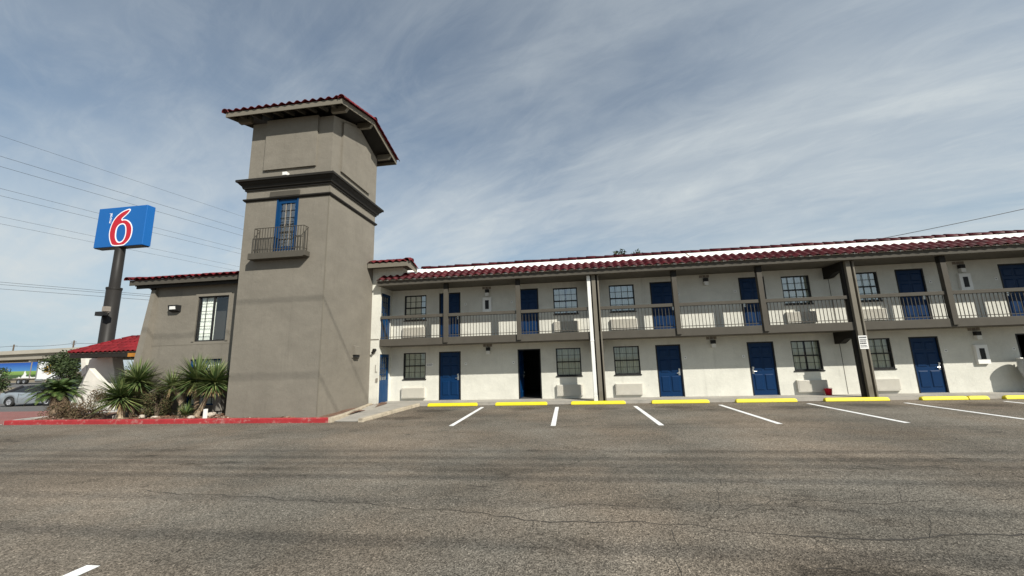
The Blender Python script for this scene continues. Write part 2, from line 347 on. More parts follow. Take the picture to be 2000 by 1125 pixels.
M['rim'] = mat('alloy_rim', (0.62, 0.63, 0.65), 0.3, 0.04, 6, metal=0.8)
M['headlight'] = mat('headlight_lens', (0.6, 0.62, 0.65), 0.1, 0.03, 5)
M['taillight'] = mat('taillight_lens', (0.35, 0.01, 0.01), 0.2, 0.03, 5)
M['red_plastic'] = mat('red_plastic', (0.55, 0.01, 0.03), 0.4, 0.04, 5)
M['orange'] = mat('orange_banner', (0.36, 0.15, 0.015), 0.7, 0.3, 2)
M['grey_box'] = mat('grey_enamel', (0.22, 0.205, 0.18), 0.6, 0.08, 3)
M['print_dark'] = mat('dark_print', (0.03, 0.03, 0.035), 0.6, 0.05, 5)
M['vent_grey'] = mat('vent_grille', (0.24, 0.21, 0.175), 0.8, 0.15, 8)

def brick_mat():
    m, nt, p, N, L = new_mat('brick_paving')
    tc = N('ShaderNodeTexCoord'); br = N('ShaderNodeTexBrick')
    br.inputs['Scale'].default_value = 4.2; br.inputs['Color1'].default_value = (0.27, 0.085, 0.07, 1); br.inputs['Color2'].default_value = (0.20, 0.07, 0.06, 1)
    br.inputs['Mortar'].default_value = (0.22, 0.15, 0.13, 1); br.inputs['Mortar Size'].default_value = 0.02
    L(tc.outputs['Object'], br.inputs[0]); L(br.outputs[0], p.inputs['Base Color']); p.inputs['Roughness'].default_value = 0.9
    return m
M['brick'] = brick_mat()
def trailer_mat():
    """Printed trailer side: blue sky, white shapes, green field (flat print)."""
    m, nt, p, N, L = new_mat('trailer_print')
    tc = N('ShaderNodeTexCoord'); sp = N('ShaderNodeSeparateXYZ'); L(tc.outputs['Object'], sp.inputs[0])
    cr = N('ShaderNodeValToRGB'); mr = N('ShaderNodeMapRange'); mr.inputs[1].default_value = 0.9; mr.inputs[2].default_value = 3.9
    L(sp.outputs['Z'], mr.inputs[0]); L(mr.outputs[0], cr.inputs[0]); cr.color_ramp.interpolation = 'LINEAR'
    e = cr.color_ramp.elements; e[0].position = 0.0; e[0].color = (0.05, 0.09, 0.03, 1); e[1].position = 1.0; e[1].color = (0.015, 0.085, 0.36, 1)
    for pos, c in ((0.28, (0.05, 0.09, 0.03, 1)), (0.34, (0.16, 0.28, 0.06, 1)), (0.52, (0.22, 0.34, 0.08, 1)), (0.57, (0.07, 0.22, 0.46, 1))):
        q = e.new(pos); q.color = c
    no = N('ShaderNodeTexNoise'); no.inputs['Scale'].default_value = 0.42; no.inputs['Detail'].default_value = 4; L(tc.outputs['Object'], no.inputs['Vector'])
    m2 = N('ShaderNodeMapRange'); m2.inputs[1].default_value = 0.53; m2.inputs[2].default_value = 0.56; L(no.outputs[0], m2.inputs[0])
    m3 = N('ShaderNodeMapRange'); m3.inputs[1].default_value = 3.1; m3.inputs[2].default_value = 2.6; L(sp.outputs['Z'], m3.inputs[0])
    mu = N('ShaderNodeMath'); mu.operation = 'MULTIPLY'; L(m2.outputs[0], mu.inputs[0]); L(m3.outputs[0], mu.inputs[1])
    mx = N('ShaderNodeMix'); mx.data_type = 'RGBA'; L(mu.outputs[0], mx.inputs[0]); L(cr.outputs[0], mx.inputs[6]); mx.inputs[7].default_value = (0.75, 0.75, 0.72, 1)
    L(mx.outputs[2], p.inputs['Base Color']); p.inputs['Roughness'].default_value = 0.5
    return m
M['trailer'] = trailer_mat()

# ------------------------------------------------------------------ mesh helpers
class MB:
    def __init__(s): s.v = []; s.f = []; s.m = []; s.mi = 0
    def add(s, vs, fs):
        b = len(s.v); s.v += [tuple(v) for v in vs]
        for f in fs: s.f.append(tuple(i + b for i in f)); s.m.append(s.mi)
        return s
    def box(s, x0, y0, z0, x1, y1, z1):
        vs = [(x0, y0, z0), (x1, y0, z0), (x1, y1, z0), (x0, y1, z0), (x0, y0, z1), (x1, y0, z1), (x1, y1, z1), (x0, y1, z1)]
        return s.add(vs, [(0, 3, 2, 1), (4, 5, 6, 7), (0, 1, 5, 4), (1, 2, 6, 5), (2, 3, 7, 6), (3, 0, 4, 7)])
    def quad(s, a, b, c, d): return s.add([a, b, c, d], [(0, 1, 2, 3)])
    def poly(s, pts): return s.add(pts, [tuple(range(len(pts)))])
    def prism(s, pts, axis, a, b):
        """pts: 2D outline (counter-clockwise) swept along axis from a to b."""
        n = len(pts)
        def P(p, t):
            return (t, p[0], p[1]) if axis == 'x' else (p[0], t, p[1]) if axis == 'y' else (p[0], p[1], t)
        vs = [P(p, a) for p in pts] + [P(p, b) for p in pts]
        fs = [tuple(range(n))[::-1], tuple(range(n, 2 * n))] + [(i, (i + 1) % n, (i + 1) % n + n, i + n) for i in range(n)]
        return s.add(vs, fs)
    def tube(s, pts, r, n=8, cap=True):
        pts = [Vector(p) for p in pts]; rs = r if isinstance(r, (list, tuple)) else [r] * len(pts)
        rings = []
        for i, p in enumerate(pts):
            t = (pts[min(i + 1, len(pts) - 1)] - pts[max(i - 1, 0)]).normalized()
            u = t.cross(Vector((0, 0, 1)));
            if u.length < 1e-3: u = t.cross(Vector((0, 1, 0)))
            u.normalize(); w = t.cross(u)
            rings.append([p + (u * math.cos(2 * PI * k / n) + w * math.sin(2 * PI * k / n)) * rs[i] for k in range(n)])
        vs = [q for rg in rings for q in rg]; fs = []
        for i in range(len(pts) - 1):
            for k in range(n):
                k2 = (k + 1) % n; fs.append((i * n + k, i * n + k2, (i + 1) * n + k2, (i + 1) * n + k))
        if cap: fs.append(tuple(range(n))[::-1]); fs.append(tuple((len(pts) - 1) * n + k for k in range(n)))
        return s.add(vs, fs)
    def lathe(s, prof, n=20, center=(0, 0, 0), axis='z'):
        vs = []
        for r, h in prof:
            for k in range(n):
                a = 2 * PI * k / n; c, d = r * math.cos(a), r * math.sin(a)
                q = (c, d, h) if axis == 'z' else (c, h, d)
                vs.append((q[0] + center[0], q[1] + center[1], q[2] + center[2]))
        fs = []
        for i in range(len(prof) - 1):
            for k in range(n):
                k2 = (k + 1) % n
                f = (i * n + k, i * n + k2, (i + 1) * n + k2, (i + 1) * n + k)
                fs.append(f if axis == 'z' else f[::-1])
        return s.add(vs, fs)
    def mesh(s, name, mats, smooth=False):
        me = bpy.data.meshes.new(name); me.from_pydata(s.v, [], s.f)
        for m in (mats if isinstance(mats, (list, tuple)) else [mats]): me.materials.append(m)
        me.polygons.foreach_set('material_index', s.m)
        if smooth: me.polygons.foreach_set('use_smooth', [True] * len(s.f))
        me.update(); return me

def wloc(o):
    v = Vector((0, 0, 0))
    while o is not None: v += o.location; o = o.parent
    return v
def link(name, me, parent=None, loc=(0, 0, 0), rot=None):
    o = bpy.data.objects.new(name, me); COL.objects.link(o)
    o.location = loc
    if rot: o.rotation_euler = rot
    if parent is not None: o.parent = parent
    return o
def part(name, mb, m, parent=None, smooth=False, bevel=0.0):
    """World-space mesh builder -> one object; re-expressed relative to its parent."""
    me = mb.mesh(name, m, smooth)
    if bevel:
        bm = bmesh.new(); bm.from_mesh(me)
        bmesh.ops.remove_doubles(bm, verts=bm.verts, dist=1e-5)
        bmesh.ops.bevel(bm, geom=[e for e in bm.edges if len(e.link_faces) == 2 and e.calc_face_angle(0) > 0.5], offset=bevel, segments=2, affect='EDGES', profile=0.5)
        bm.to_mesh(me); bm.free()
    if parent is not None:
        w = wloc(parent)
        if w.length: me.transform(Matrix.Translation(-w))
    return link(name, me, parent)
def pc(name, me, parent, wpos, rot=None):
    """A piece sharing mesh data, placed at a world position under parent."""
    return link(name, me, parent, Vector(wpos) - wloc(parent), rot)
def tag(o, label, cat, group=None):
    o['label'] = label; o['category'] = cat
    if group: o['group'] = group
    return o
def thing(name, label, cat, loc=(0, 0, 0), rz=0.0, group=None):
    o = bpy.data.objects.new(name, None); COL.objects.link(o); o.empty_display_size = 0.3
    o.location = loc; o.rotation_euler = (0, 0, rz)
    return tag(o, label, cat, group)
def structure(o): o['kind'] = 'structure'; return o
def stuff(o): o['kind'] = 'stuff'; return o
def copy_tree(o, parent=None):
    c = o.copy(); COL.objects.link(c); c.parent = parent
    for ch in list(o.children): copy_tree(ch, c)
    return c
def sstep(t): t = min(1, max(0, t)); return t * t * (3 - 2 * t)
def hz(x, y):
    """Ground height: the lot is level; beyond the flower bed the drive falls towards the road."""
    return -0.5 * sstep((y - 13.0) / 9.0) * sstep((-17.5 - x) / 6.0)

def text_mesh(txt, size, depth=0.004, shear=0.0):
    cu = bpy.data.curves.new('text', 'FONT'); cu.body = txt; cu.size = size; cu.extrude = depth / 2; cu.align_x = 'CENTER'; cu.align_y = 'CENTER'; cu.resolution_u = 4; cu.shear = shear
    ob = bpy.data.objects.new('text', cu); COL.objects.link(ob)
    bpy.context.view_layer.update()
    me = bpy.data.meshes.new_from_object(ob.evaluated_get(bpy.context.evaluated_depsgraph_get()))
    bpy.data.objects.remove(ob); return me
def filled_mesh(loops, depth):
    """Flat plate from outline loops (first outer, others holes) in XZ, extruded along -Y."""
    cu = bpy.data.curves.new('outline', 'CURVE'); cu.dimensions = '2D'; cu.fill_mode = 'BOTH'; cu.extrude = depth / 2
    for lp in loops:
        sp = cu.splines.new('POLY'); sp.points.add(len(lp) - 1); sp.use_cyclic_u = True
        for q, (x, y) in zip(sp.points, lp): q.co = (x, y, 0, 1)
    ob = bpy.data.objects.new('outline', cu); COL.objects.link(ob)
    bpy.context.view_layer.update()
    me = bpy.data.meshes.new_from_object(ob.evaluated_get(bpy.context.evaluated_depsgraph_get()))
    bpy.data.objects.remove(ob)
    me.transform(Matrix.Rotation(PI / 2, 4, 'X'))
    return me

# ------------------------------------------------------------------ roof tiles (shared meshes)
def s_tile(w=0.31, l=0.44, amp=0.075, th=0.018, n=8, taper=0.0):
    mb = MB(); vs = []
    for (y, dz) in ((0, 0), (l, 0)):
        for top in (1, 0):
            for i in range(n + 1):
                t = i / n
                z = amp * (0.5 - 0.5 * math.cos(2 * PI * t)) ** 0.85
                vs.append(((t - 0.5) * w, y, z + dz + (th if top else 0)))
    k = n + 1; fs = []
    for i in range(n):
        fs.append((i, i + 1, 2 * k + i + 1, 2 * k + i))               # top
        fs.append((k + i + 1, k + i, 3 * k + i, 3 * k + i + 1))       # underside
        fs.append((k + i, k + i + 1, i + 1, i))                       # lip
    mb.add(vs, fs); return mb.mesh('roof_tile', M['tile'], True)
def barrel(l=0.42, r0=0.12, r1=0.10, n=7, name='ridge_tile'):
    mb = MB(); vs = []
    for y, r in ((0, r0), (l, r1)):
        for top in (0, 0.018):
            for i in range(n + 1):
                a = PI * i / n; vs.append((-(r + top) * math.cos(a), y, (r + top) * math.sin(a)))
    k = n + 1; fs = []
    for i in range(n):
        fs.append((k + i, k + i + 1, 3 * k + i + 1, 3 * k + i)); fs.append((i + 1, i, 2 * k + i, 2 * k + i + 1)); fs.append((i, i + 1, k + i + 1, k + i))
    mb.add(vs, fs); return mb.mesh(name, M['tile'], True)
TILE = s_tile(); RIDGE = barrel()
def copy_mesh_with(me, m):
    c = me.copy(); c.materials.clear(); c.materials.append(m); return c
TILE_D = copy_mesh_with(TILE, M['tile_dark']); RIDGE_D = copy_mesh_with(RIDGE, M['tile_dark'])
def tile_row(parent, x0, x1, y, z, pitch, me, w=0.31, facing=1, jit=0.006):
    n = int(round((x1 - x0) / w))
    for i in range(n):
        x = x0 + (i + 0.5) * (x1 - x0) / n
        pc('roof_tile', me, parent, (x, y, z + random.uniform(-jit, jit)), (pitch + random.uniform(-.012, .012), random.uniform(-.012, .012), (0 if facing > 0 else PI) + random.uniform(-.008, .008)))

# ------------------------------------------------------------------ the setting: ground, lot, paving
def grid_sheet(name, xs, ys, dz, m, hf=hz, mask=None):
    mb = MB(); idx = {}
    for j, y in enumerate(ys):
        for i, x in enumerate(xs):
            idx[i, j] = len(mb.v); mb.v.append((x, y, hf(x, y) + dz))
    for j in range(len(ys) - 1):
        for i in range(len(xs) - 1):
            if mask and not mask((xs[i] + xs[i + 1]) / 2, (ys[j] + ys[j + 1]) / 2): continue
            mb.f.append((idx[i, j], idx[i + 1, j], idx[i + 1, j + 1], idx[i, j + 1])); mb.m.append(0)
    return structure(part(name, mb, m, None, True))
def span(a, b, n): return [a + (b - a) * i / n for i in range(n + 1)]
gx = [-1500, -700, -350, -200, -120, -80] + span(-60, -14, 46) + [0, 20, 60, 150, 400, 1500]
gy_ = [-400, -120, -40, -10, 5] + span(11, 25, 28) + [32, 45, 70, 110, 200, 400, 900, 1800]
grid_sheet('ground', gx, gy_, -0.012, M['ground'])
lot = grid_sheet('parking_lot', [-90, -60, -40, -20, -7.3, 10, 40, 60], [-40, -20, 0, 6, 11.93, 15.96], 0.0, M['asphalt'], lambda x, y: 0.0, lambda x, y: not (y > 11.9 and x < -7.3))
drive = grid_sheet('brick_driveway', span(-60, -20.0, 40), span(11.98, 19.0, 28), 0.0, M['brick'])
grid_sheet('driveway', span(-75, -17, 58), span(19.0, 25.5, 13), 0.0, M['road'])
grid_sheet('frontage_road', span(-320, 40, 36), span(52, 74, 4), 0.0, M['road'])
# verge: pale kerb strip along the drive
vb = MB()
for x in span(-75, -30, 15)[:-1]: vb.box(x, 25.5, -0.5, x + 2.98, 25.8, -0.36)
structure(part('drive_kerb', vb, M['grey_kerb']))
side = structure(part('sidewalk', MB().box(-8.05, 15.95, -0.1, 24, 17.3, 0.10), M['concrete']))

# painted lines are children of the lot
def line(x, y0, y1, w=0.135):
    mb = MB(); n = 12
    for i in range(n):
        a = y0 + (y1 - y0) * i / n; b = y0 + (y1 - y0) * (i + 1) / n
        mb.quad((x - w / 2, a, 0.004), (x + w / 2, a, 0.004), (x + w / 2, b, 0.004), (x - w / 2, b, 0.004))
    return part('parking_line', mb, M['line'], lot)
for x, y0, y1 in ((-3.35, 11.14, 15.33), (-0.48, 11.05, 15.1), (2.33, 11.04, 15.1), (5.24, 11.16, 15.15), (8.15, 11.2, 15.25), (11.03, 11.45, 15.1), (13.97, 11.3, 15.2)):
    line(x, y0, y1)
line(-4.57, -2.0, 3.52, 0.15)
def crack(pts, w, jit=0.05):
    mb = MB(); P = []
    for (a, b) in zip(pts[:-1], pts[1:]):
        n = max(2, int(math.hypot(b[0] - a[0], b[1] - a[1]) / 0.09))
        for i in range(n):
            t = i / n; P.append((a[0] + (b[0] - a[0]) * t, a[1] + (b[1] - a[1]) * t))
    off = 0; Q = []; env = .8
    for p in P:
        off = off * 0.85 + random.uniform(-jit, jit) * 0.5; env = min(1.6, max(.38, env + random.uniform(-.2, .2))); ww = w * env * random.uniform(0.5, 1.1)
        Q.append((p[0], p[1] + off, ww))
    for a, b in zip(Q[:-1], Q[1:]):
        d = Vector((b[0] - a[0], b[1] - a[1])).normalized(); nrm = Vector((-d.y, d.x))
        mb.quad((a[0] - nrm.x * a[2] / 2, a[1] - nrm.y * a[2] / 2, .003), (b[0] - nrm.x * b[2] / 2, b[1] - nrm.y * b[2] / 2, .003),
                (b[0] + nrm.x * b[2] / 2, b[1] + nrm.y * b[2] / 2, .003), (a[0] + nrm.x * a[2] / 2, a[1] + nrm.y * a[2] / 2, .003))
    return part('crack', mb, M['crack'], lot)
crack([(-6.5, 5.6), (-4.4, 5.35), (-3.0, 5.28), (-1.6, 5.08), (-0.3, 4.75), (1.2, 4.75), (2.3, 4.55), (4.3, 4.85), (6.6, 4.6)], 0.028, 0.07)
crack([(-0.9, 5.05), (0.4, 5.35), (1.7, 5.15), (2.6, 5.7), (3.6, 5.5), (5.4, 5.9)], 0.014, 0.09)
rc = random.Random(12)
def branch(x, y, a, l, w, lvl=0):
    pts = [(x, y)]
    for i in range(int(l / .22)):
        a += rc.uniform(-.55, .55); x += math.cos(a) * .22; y += math.sin(a) * .22; pts.append((x, y))
        if lvl < 2 and rc.random() < .22: branch(x, y, a + rc.choice((-1, 1)) * rc.uniform(.6, 1.3), l * rc.uniform(.25, .5), w * .65, lvl + 1)
    if len(pts) > 1: crack(pts, w * 0.95, .04)
for x, y, a, l, w in ((1.0, 4.7, -1.7, 1.4, .009), (2.3, 4.6, -1.2, 1.2, .012), (3.4, 4.7, 1.2, 2.4, .008), (4.6, 4.8, -.7, 2.0, .012), (4.0, 7.6, .5, 2.0, .008), (1.6, 5.2, .9, 2.2, .007), (5.6, 5.8, 2.3, 1.6, .008),
                      (-2.6, 5.3, 1.0, 2.4, .006), (-.6, 5.0, -1.4, 1.0, .007), (6.0, 7.4, -.2, 3.0, .007), (.2, 9.0, -.4, 2.6, .007), (3.0, 3.6, .1, 1.8, .010), (2.2, 3.3, -.6, 1.2, .010), (-4.0, 6.4, .4, 1.8, .005)):
    branch(x, y, a, l, w)
crack([(2.0, 4.0), (3.2, 3.75), (4.4, 3.9), (5.5, 3.6)], 0.014, 0.08)
crack([(-2.4, 10.5), (1.6, 10.75), (6.2, 10.6), (10.5, 10.75)], 0.020, 0.05)
# flower bed with its kerbs
def bed_z(x, y):
    return 0.085 + 0.035 * math.sin(x * 1.7) * math.sin(y * 2.3 + x) + 0.02 * math.sin(x * 5.1 + y * 3)
outline_left = [(-20.05, 12.1), (-20.3, 12.6), (-20.2, 13.3), (-19.7, 14.2), (-19.0, 15.4), (-18.4, 17.2), (-18.2, 20)]
bed = MB(); nx = 60; rows = span(0, 1, 16); idx = {}
def left_x(y):
    for a, b in zip(outline_left[:-1], outline_left[1:]):
        if a[1] <= y <= b[1]: return a[0] + (b[0] - a[0]) * (y - a[1]) / (b[1] - a[1])
    return outline_left[0][0] if y < 12.1 else outline_left[-1][0]
ys_b = span(12.08, 20, 20)
for j, y in enumerate(ys_b):
    xl = left_x(y); xr = -7.56
    for i in range(nx + 1):
        x = xl + (xr - xl) * i / nx; idx[i, j] = len(bed.v); bed.v.append((x, y, bed_z(x, y) + random.uniform(-.012, .012)))
for j in range(len(ys_b) - 1):
    for i in range(nx):
        if -7.6 - 1 > 0: pass
        bed.f.append((idx[i, j], idx[i + 1, j], idx[i + 1, j + 1], idx[i, j + 1])); bed.m.append(0)
structure(part('planting_bed', bed, M['mulch'], None, True))
def kerb_run(name, pts, m, w=0.15, h=0.145, parent=None, base=-0.06):
    mb = MB(); P = [Vector((p[0], p[1], 0)) for p in pts]; L_, R_ = [], []
    for i, p in enumerate(P):
        t = (P[min(i + 1, len(P) - 1)] - P[max(i - 1, 0)]).normalized(); n = Vector((-t.y, t.x, 0))
        L_.append(p + n * w); R_.append(p)
    for i in range(len(P) - 1):
        zt = h; b = 0.018
        sec = lambda k: [(R_[k].x, R_[k].y, base), (R_[k].x, R_[k].y, zt - b)] + [tuple((R_[k] + (L_[k] - R_[k]) * 0.12)[:2]) + (zt,)] + [tuple(L_[k][:2]) + (zt,), tuple(L_[k][:2]) + (base,)]
        A, B = sec(i), sec(i + 1); n = 5
        mb.add(A + B, [(k, (k + 1) % n, (k + 1) % n + n, k + n)[::-1] for k in range(n - 1)] + [tuple(range(n)), tuple(range(n, 2 * n))[::-1]])
    return structure(part(name, mb, m, parent))
xk = span(-20.0, -7.55, 5)
red_root = None
for a, b in zip(xk[:-1], xk[1:]):
    kerb_run('red_kerb', [(a + .006 + (b - a - .012) * t, 11.86 + 0.012 * math.sin(a + t * 3)) for t in span(0, 1, 8)], M['red_kerb'], 0.15, 0.145)
kerb_run('grey_kerb', [(-18.3, 17.2), (-18.9, 15.4), (-19.6, 14.2), (-20.15, 13.3), (-20.3, 12.75), (-20.25, 12.35), (-20.12, 12.05), (-20.02, 11.86)], M['grey_kerb'], 0.22, 0.13, None, -0.6)
# gutter apron left of the red kerb
structure(part('gutter', MB().box(-34, 11.75, -0.08, -20.3, 12.0, 0.006), M['grey_kerb']))
# sloping concrete path between tower and stalls
pth = MB()
pth.add([(-7.44, 12.0, 0.015), (-6.40, 11.98, 0.012), (-6.15, 15.95, 0.10), (-8.05, 15.95, 0.10), (-8.05, 15.2, 0.09)], [(0, 1, 2, 3, 4)])
structure(part('concrete_path', pth, M['concrete']))
kerb_run('path_kerb', [(-6.42, 11.9), (-6.35, 12.9), (-6.25, 14.2), (-6.10, 15.9)], M['old_concrete'], 0.16, 0.11)
kerb_run('path_kerb', [(-7.45, 11.88), (-7.55, 12.9), (-7.8, 14.2), (-8.18, 15.9)], M['old_concrete'], 0.13, 0.15)

# stones and chips lying in the bed (nobody could count them)
def scatter_rock(mb, x, y, z, r):
    vs = []
    for (dx, dy, dz) in ((1, 0, 0), (-1, 0, 0), (0, 1, 0), (0, -1, 0), (0, 0, .7), (0, 0, -.5), (.7, .7, .3), (-.7, .6, .3), (.6, -.7, .35), (-.7, -.6, .3)):
        q = random.uniform(.75, 1.15) * r; vs.append(Vector((x + dx * q, y + dy * q, z + dz * q)))
    fs = [(4, 6, 0), (4, 2, 6), (4, 7, 2), (4, 1, 7), (4, 9, 1), (4, 3, 9), (4, 8, 3), (4, 0, 8), (6, 2, 0), (7, 1, 2), (9, 3, 1), (8, 0, 3), (5, 0, 2), (5, 2, 1), (5, 1, 3), (5, 3, 0)]
    mb.add(vs, fs)
rk = MB()
for i in range(420):
    x = random.uniform(-19.9, -7.7); y = random.uniform(12.05, 13.3)
    if x > -12 and y > 12.42: y = random.uniform(12.04, 12.45)
    scatter_rock(rk, x, y, bed_z(x, y), random.choice((.015, .02, .025, .03, .04)))
stuff(part('pebbles', rk, M['stone']))
ch = MB()
for i in range(2600):
    x = random.uniform(-20, -7.7); y = random.uniform(12.04, 13.4)
    if x > -12 and y > 12.45: continue
    a = random.uniform(0, PI); l = random.uniform(.015, .06); w = random.uniform(.006, .018); z = bed_z(x, y) + random.uniform(.0, .03); t = random.uniform(-.4, .4)
    dx, dy = math.cos(a) * l, math.sin(a) * l; px, py = -math.sin(a) * w, math.cos(a) * w
    ch.quad((x - dx - px, y - dy - py, z - t * l), (x + dx - px, y + dy - py, z + t * l), (x + dx + px, y + dy + py, z + t * l + .008), (x - dx + px, y - dy + py, z - t * l + .008))
stuff(part('bark_chips', ch, M['chip']))

# ------------------------------------------------------------------ motel guest-room block
D = 17.144                     # front wall plane
WT = 0.13                      # wall thickness at openings
SLAB_T, SLAB_B, SLAB_Y = 2.79, 2.485, 15.98
SOFF = 5.09
XL, XR = -8.0, 23.0
motel = thing('motel_building', 'long white two-storey motel block with open walkway, blue doors and red tile eave', 'building', (5.0, 17.2, 0.1))
WIN_X = [-7.385, -0.49, 1.935, 8.87, 11.375, 18.3]; WIN_W = 1.055
DOOR_X = [-5.71, -2.15, 3.65, 7.225, 13.065, 16.625]; DOOR_W = 1.0
HANDLE_RIGHT = [True, False, True, False, True, False]
GW = (1.03, 2.19); UW = (3.67, 4.83); GD = (0.10, 2.20); UD = (2.79, 4.87)
openings = []
for x in WIN_X: openings += [(x, x + WIN_W) + GW, (x, x + WIN_W) + UW]
for x in DOOR_X: openings += [(x, x + DOOR_W) + GD, (x, x + DOOR_W) + UD]
def wall_with_openings(mb, x0, x1, z0, z1, y, ops, depth):
    xs = sorted({x0, x1} | {o[0] for o in ops} | {o[1] for o in ops}); zs = sorted({z0, z1} | {o[2] for o in ops} | {o[3] for o in ops})
    for i in range(len(xs) - 1):
        for j in range(len(zs) - 1):
            cx, cz = (xs[i] + xs[i + 1]) / 2, (zs[j] + zs[j + 1]) / 2
            if any(o[0] < cx < o[1] and o[2] < cz < o[3] for o in ops): continue
            mb.quad((xs[i], y, zs[j]), (xs[i + 1], y, zs[j]), (xs[i + 1], y, zs[j + 1]), (xs[i], y, zs[j + 1]))
    for a, b, c, d in ops:
        mb.quad((a, y, c), (a, y + depth, c), (a, y + depth, d), (a, y, d))
        mb.quad((b, y + depth, c), (b, y, c), (b, y, d), (b, y + depth, d))
        mb.quad((a, y, d), (a, y + depth, d), (b, y + depth, d), (b, y, d))
        mb.quad((a, y + depth, c), (a, y, c), (b, y, c), (b, y + depth, c))
wmb = MB(); wall_with_openings(wmb, XL, XR, 0.102, SOFF + 0.02, D, openings, WT)
part('front_wall', wmb, M['white_wall'], motel)
# rooms behind the wall: dark shell, floors, party walls
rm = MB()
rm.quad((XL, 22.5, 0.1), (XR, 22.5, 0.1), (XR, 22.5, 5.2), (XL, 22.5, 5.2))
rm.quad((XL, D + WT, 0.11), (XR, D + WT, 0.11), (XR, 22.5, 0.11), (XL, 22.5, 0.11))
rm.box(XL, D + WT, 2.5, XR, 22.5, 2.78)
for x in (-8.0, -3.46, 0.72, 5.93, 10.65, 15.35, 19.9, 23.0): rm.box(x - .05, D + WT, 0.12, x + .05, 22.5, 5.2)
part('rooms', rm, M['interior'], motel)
part('expansion_joint', MB().box(10.625, D - 0.004, 0.11, 10.645, D + 0.02, SOFF), M['trim'], motel)

# windows: one built, then copied with shared meshes
def window_meshes():
    w, h = WIN_W, 1.16
    fr = MB(); t = 0.045
    for b in ((0, 0, t, h), (w - t, 0, w, h), (t, 0, w - t, t), (t, h - t, w - t, h)): fr.box(b[0], 0.03, b[1], b[2], 0.10, b[3])
    fr.box(t, 0.035, h * .5 - .025, w - t, 0.095, h * .5 + .025)                          # meeting rail
    sill = MB().box(-0.03, -0.03, -0.045, w + 0.03, 0.03, 0.0)
    bars = MB()
    for k in (1, 2, 3):
        x = w * k / 4; bars.box(x - .008, .045, t, x + .008, .062, h * .5 - .025); bars.box(x - .008, .045, h * .5 + .025, x + .008, .062, h - t)
    for z in (h * .25 + .01, h * .75 - .01): bars.box(t, .047, z - .008, w - t, .060, z + .008)
    panes = MB()
    panes.quad((t, .075, t), (w - t, .075, t), (w - t, .075, h * .5), (t, .075, h * .5)); panes.quad((t, .055 + .028, h * .5), (w - t, .055 + .028, h * .5), (w - t, .083, h - t), (t, .083, h - t))
    return fr.mesh('window_frame', M['frame']), sill.mesh('sill', M['frame']), bars.mesh('muntins', M['frame']), panes
def curtain_mesh(w, h, gap=None, seed=0, m=None, amp=0.03):
    rnd = random.Random(seed); mb = MB(); n = 64; vs = []; ph = 0
    for i in range(n + 1):
        ph += rnd.uniform(0.6, 1.3); y = amp * math.sin(ph) + 0.155
        x = 0.02 + (w - 0.04) * i / n; vs += [(x, y, -0.05), (x, y + rnd.uniform(-.004, .004), h + 0.02)]
    fs = [(2 * i, 2 * i + 2, 2 * i + 3, 2 * i + 1) for i in range(n) if not (gap and gap[0] < i / n < gap[1])]
    mb.add(vs, fs); return mb.mesh('curtain', m or M['curtain'], True)
FR, SILL, BARS, panes_mb = window_meshes()
PANE_G = panes_mb.mesh('pane', M['glass']); PANE_U = panes_mb.mesh('pane', M['glass_up'])
CUR = [curtain_mesh(WIN_W, 1.16, None, s) for s in range(3)] + [curtain_mesh(WIN_W, 1.16, (0.46, 0.56), 5)]
k = 0
for zb, pm in ((GW[0], PANE_G), (UW[0], PANE_U)):
    for x in WIN_X:
        f = pc('window', FR, motel, (x, D, zb))
        link('pane', pm, f); link('muntins', BARS, f); link('sill', SILL, f); link('curtain', CUR[k % 4], f); k += 1

# doors
def panel_mesh(w, h):
    mb = MB(); b = 0.03
    mb.add([(0, 0, 0), (w, 0, 0), (w, 0, h), (0, 0, h), (b, -.022, b), (w - b, -.022, b), (w - b, -.022, h - b), (b, -.022, h - b)],
           [(4, 5, 6, 7), (0, 1, 5, 4), (1, 2, 6, 5), (2, 3, 7, 6), (3, 0, 4, 7)])
    return mb.mesh('panel', M['blue'])
def door_meshes(h):
    w = DOOR_W; t = 0.05
    fr = MB(); fr.box(0, -0.004, 0, t, WT, h); fr.box(w - t, -0.004, 0, w, WT, h); fr.box(t, -0.004, h - t, w - t, WT, h)
    leaf = MB().box(t + .004, 0.04, 0.015, w - t - .004, 0.085, h - t - .004)
    return fr.mesh('door_frame', M['frame']), leaf.mesh('door', M['blue'])
PW = 0.30
PANELS = [(0.135, 0.20, 0.62), (0.535, 0.20, 0.62), (0.135, 0.97, 0.52), (0.535, 0.97, 0.52), (0.135, 1.60, 0.30), (0.535, 1.60, 0.30)]
PM = {h: panel_mesh(PW + .03, h) for h in (0.62, 0.52, 0.30)}
hb = MB(); hb.box(-.035, -.012, -.15, .035, 0, .12); hb.box(-.03, -.05, .05, .03, -.012, .11); hb.tube([(0, -.012, -.06), (0, -.055, -.06)], .014, 8); hb.tube([(0, -.05, -.06), (.11, -.05, -.065)], .011, 8)
HANDLE = hb.mesh('handle', M['metal'])
FRD = {GD: door_meshes(GD[1] - GD[0]), UD: door_meshes(UD[1] - UD[0])}
thr = MB().box(0.05, -0.03, 0, DOOR_W - .05, 0.1, 0.013).mesh('threshold', M['metal'])
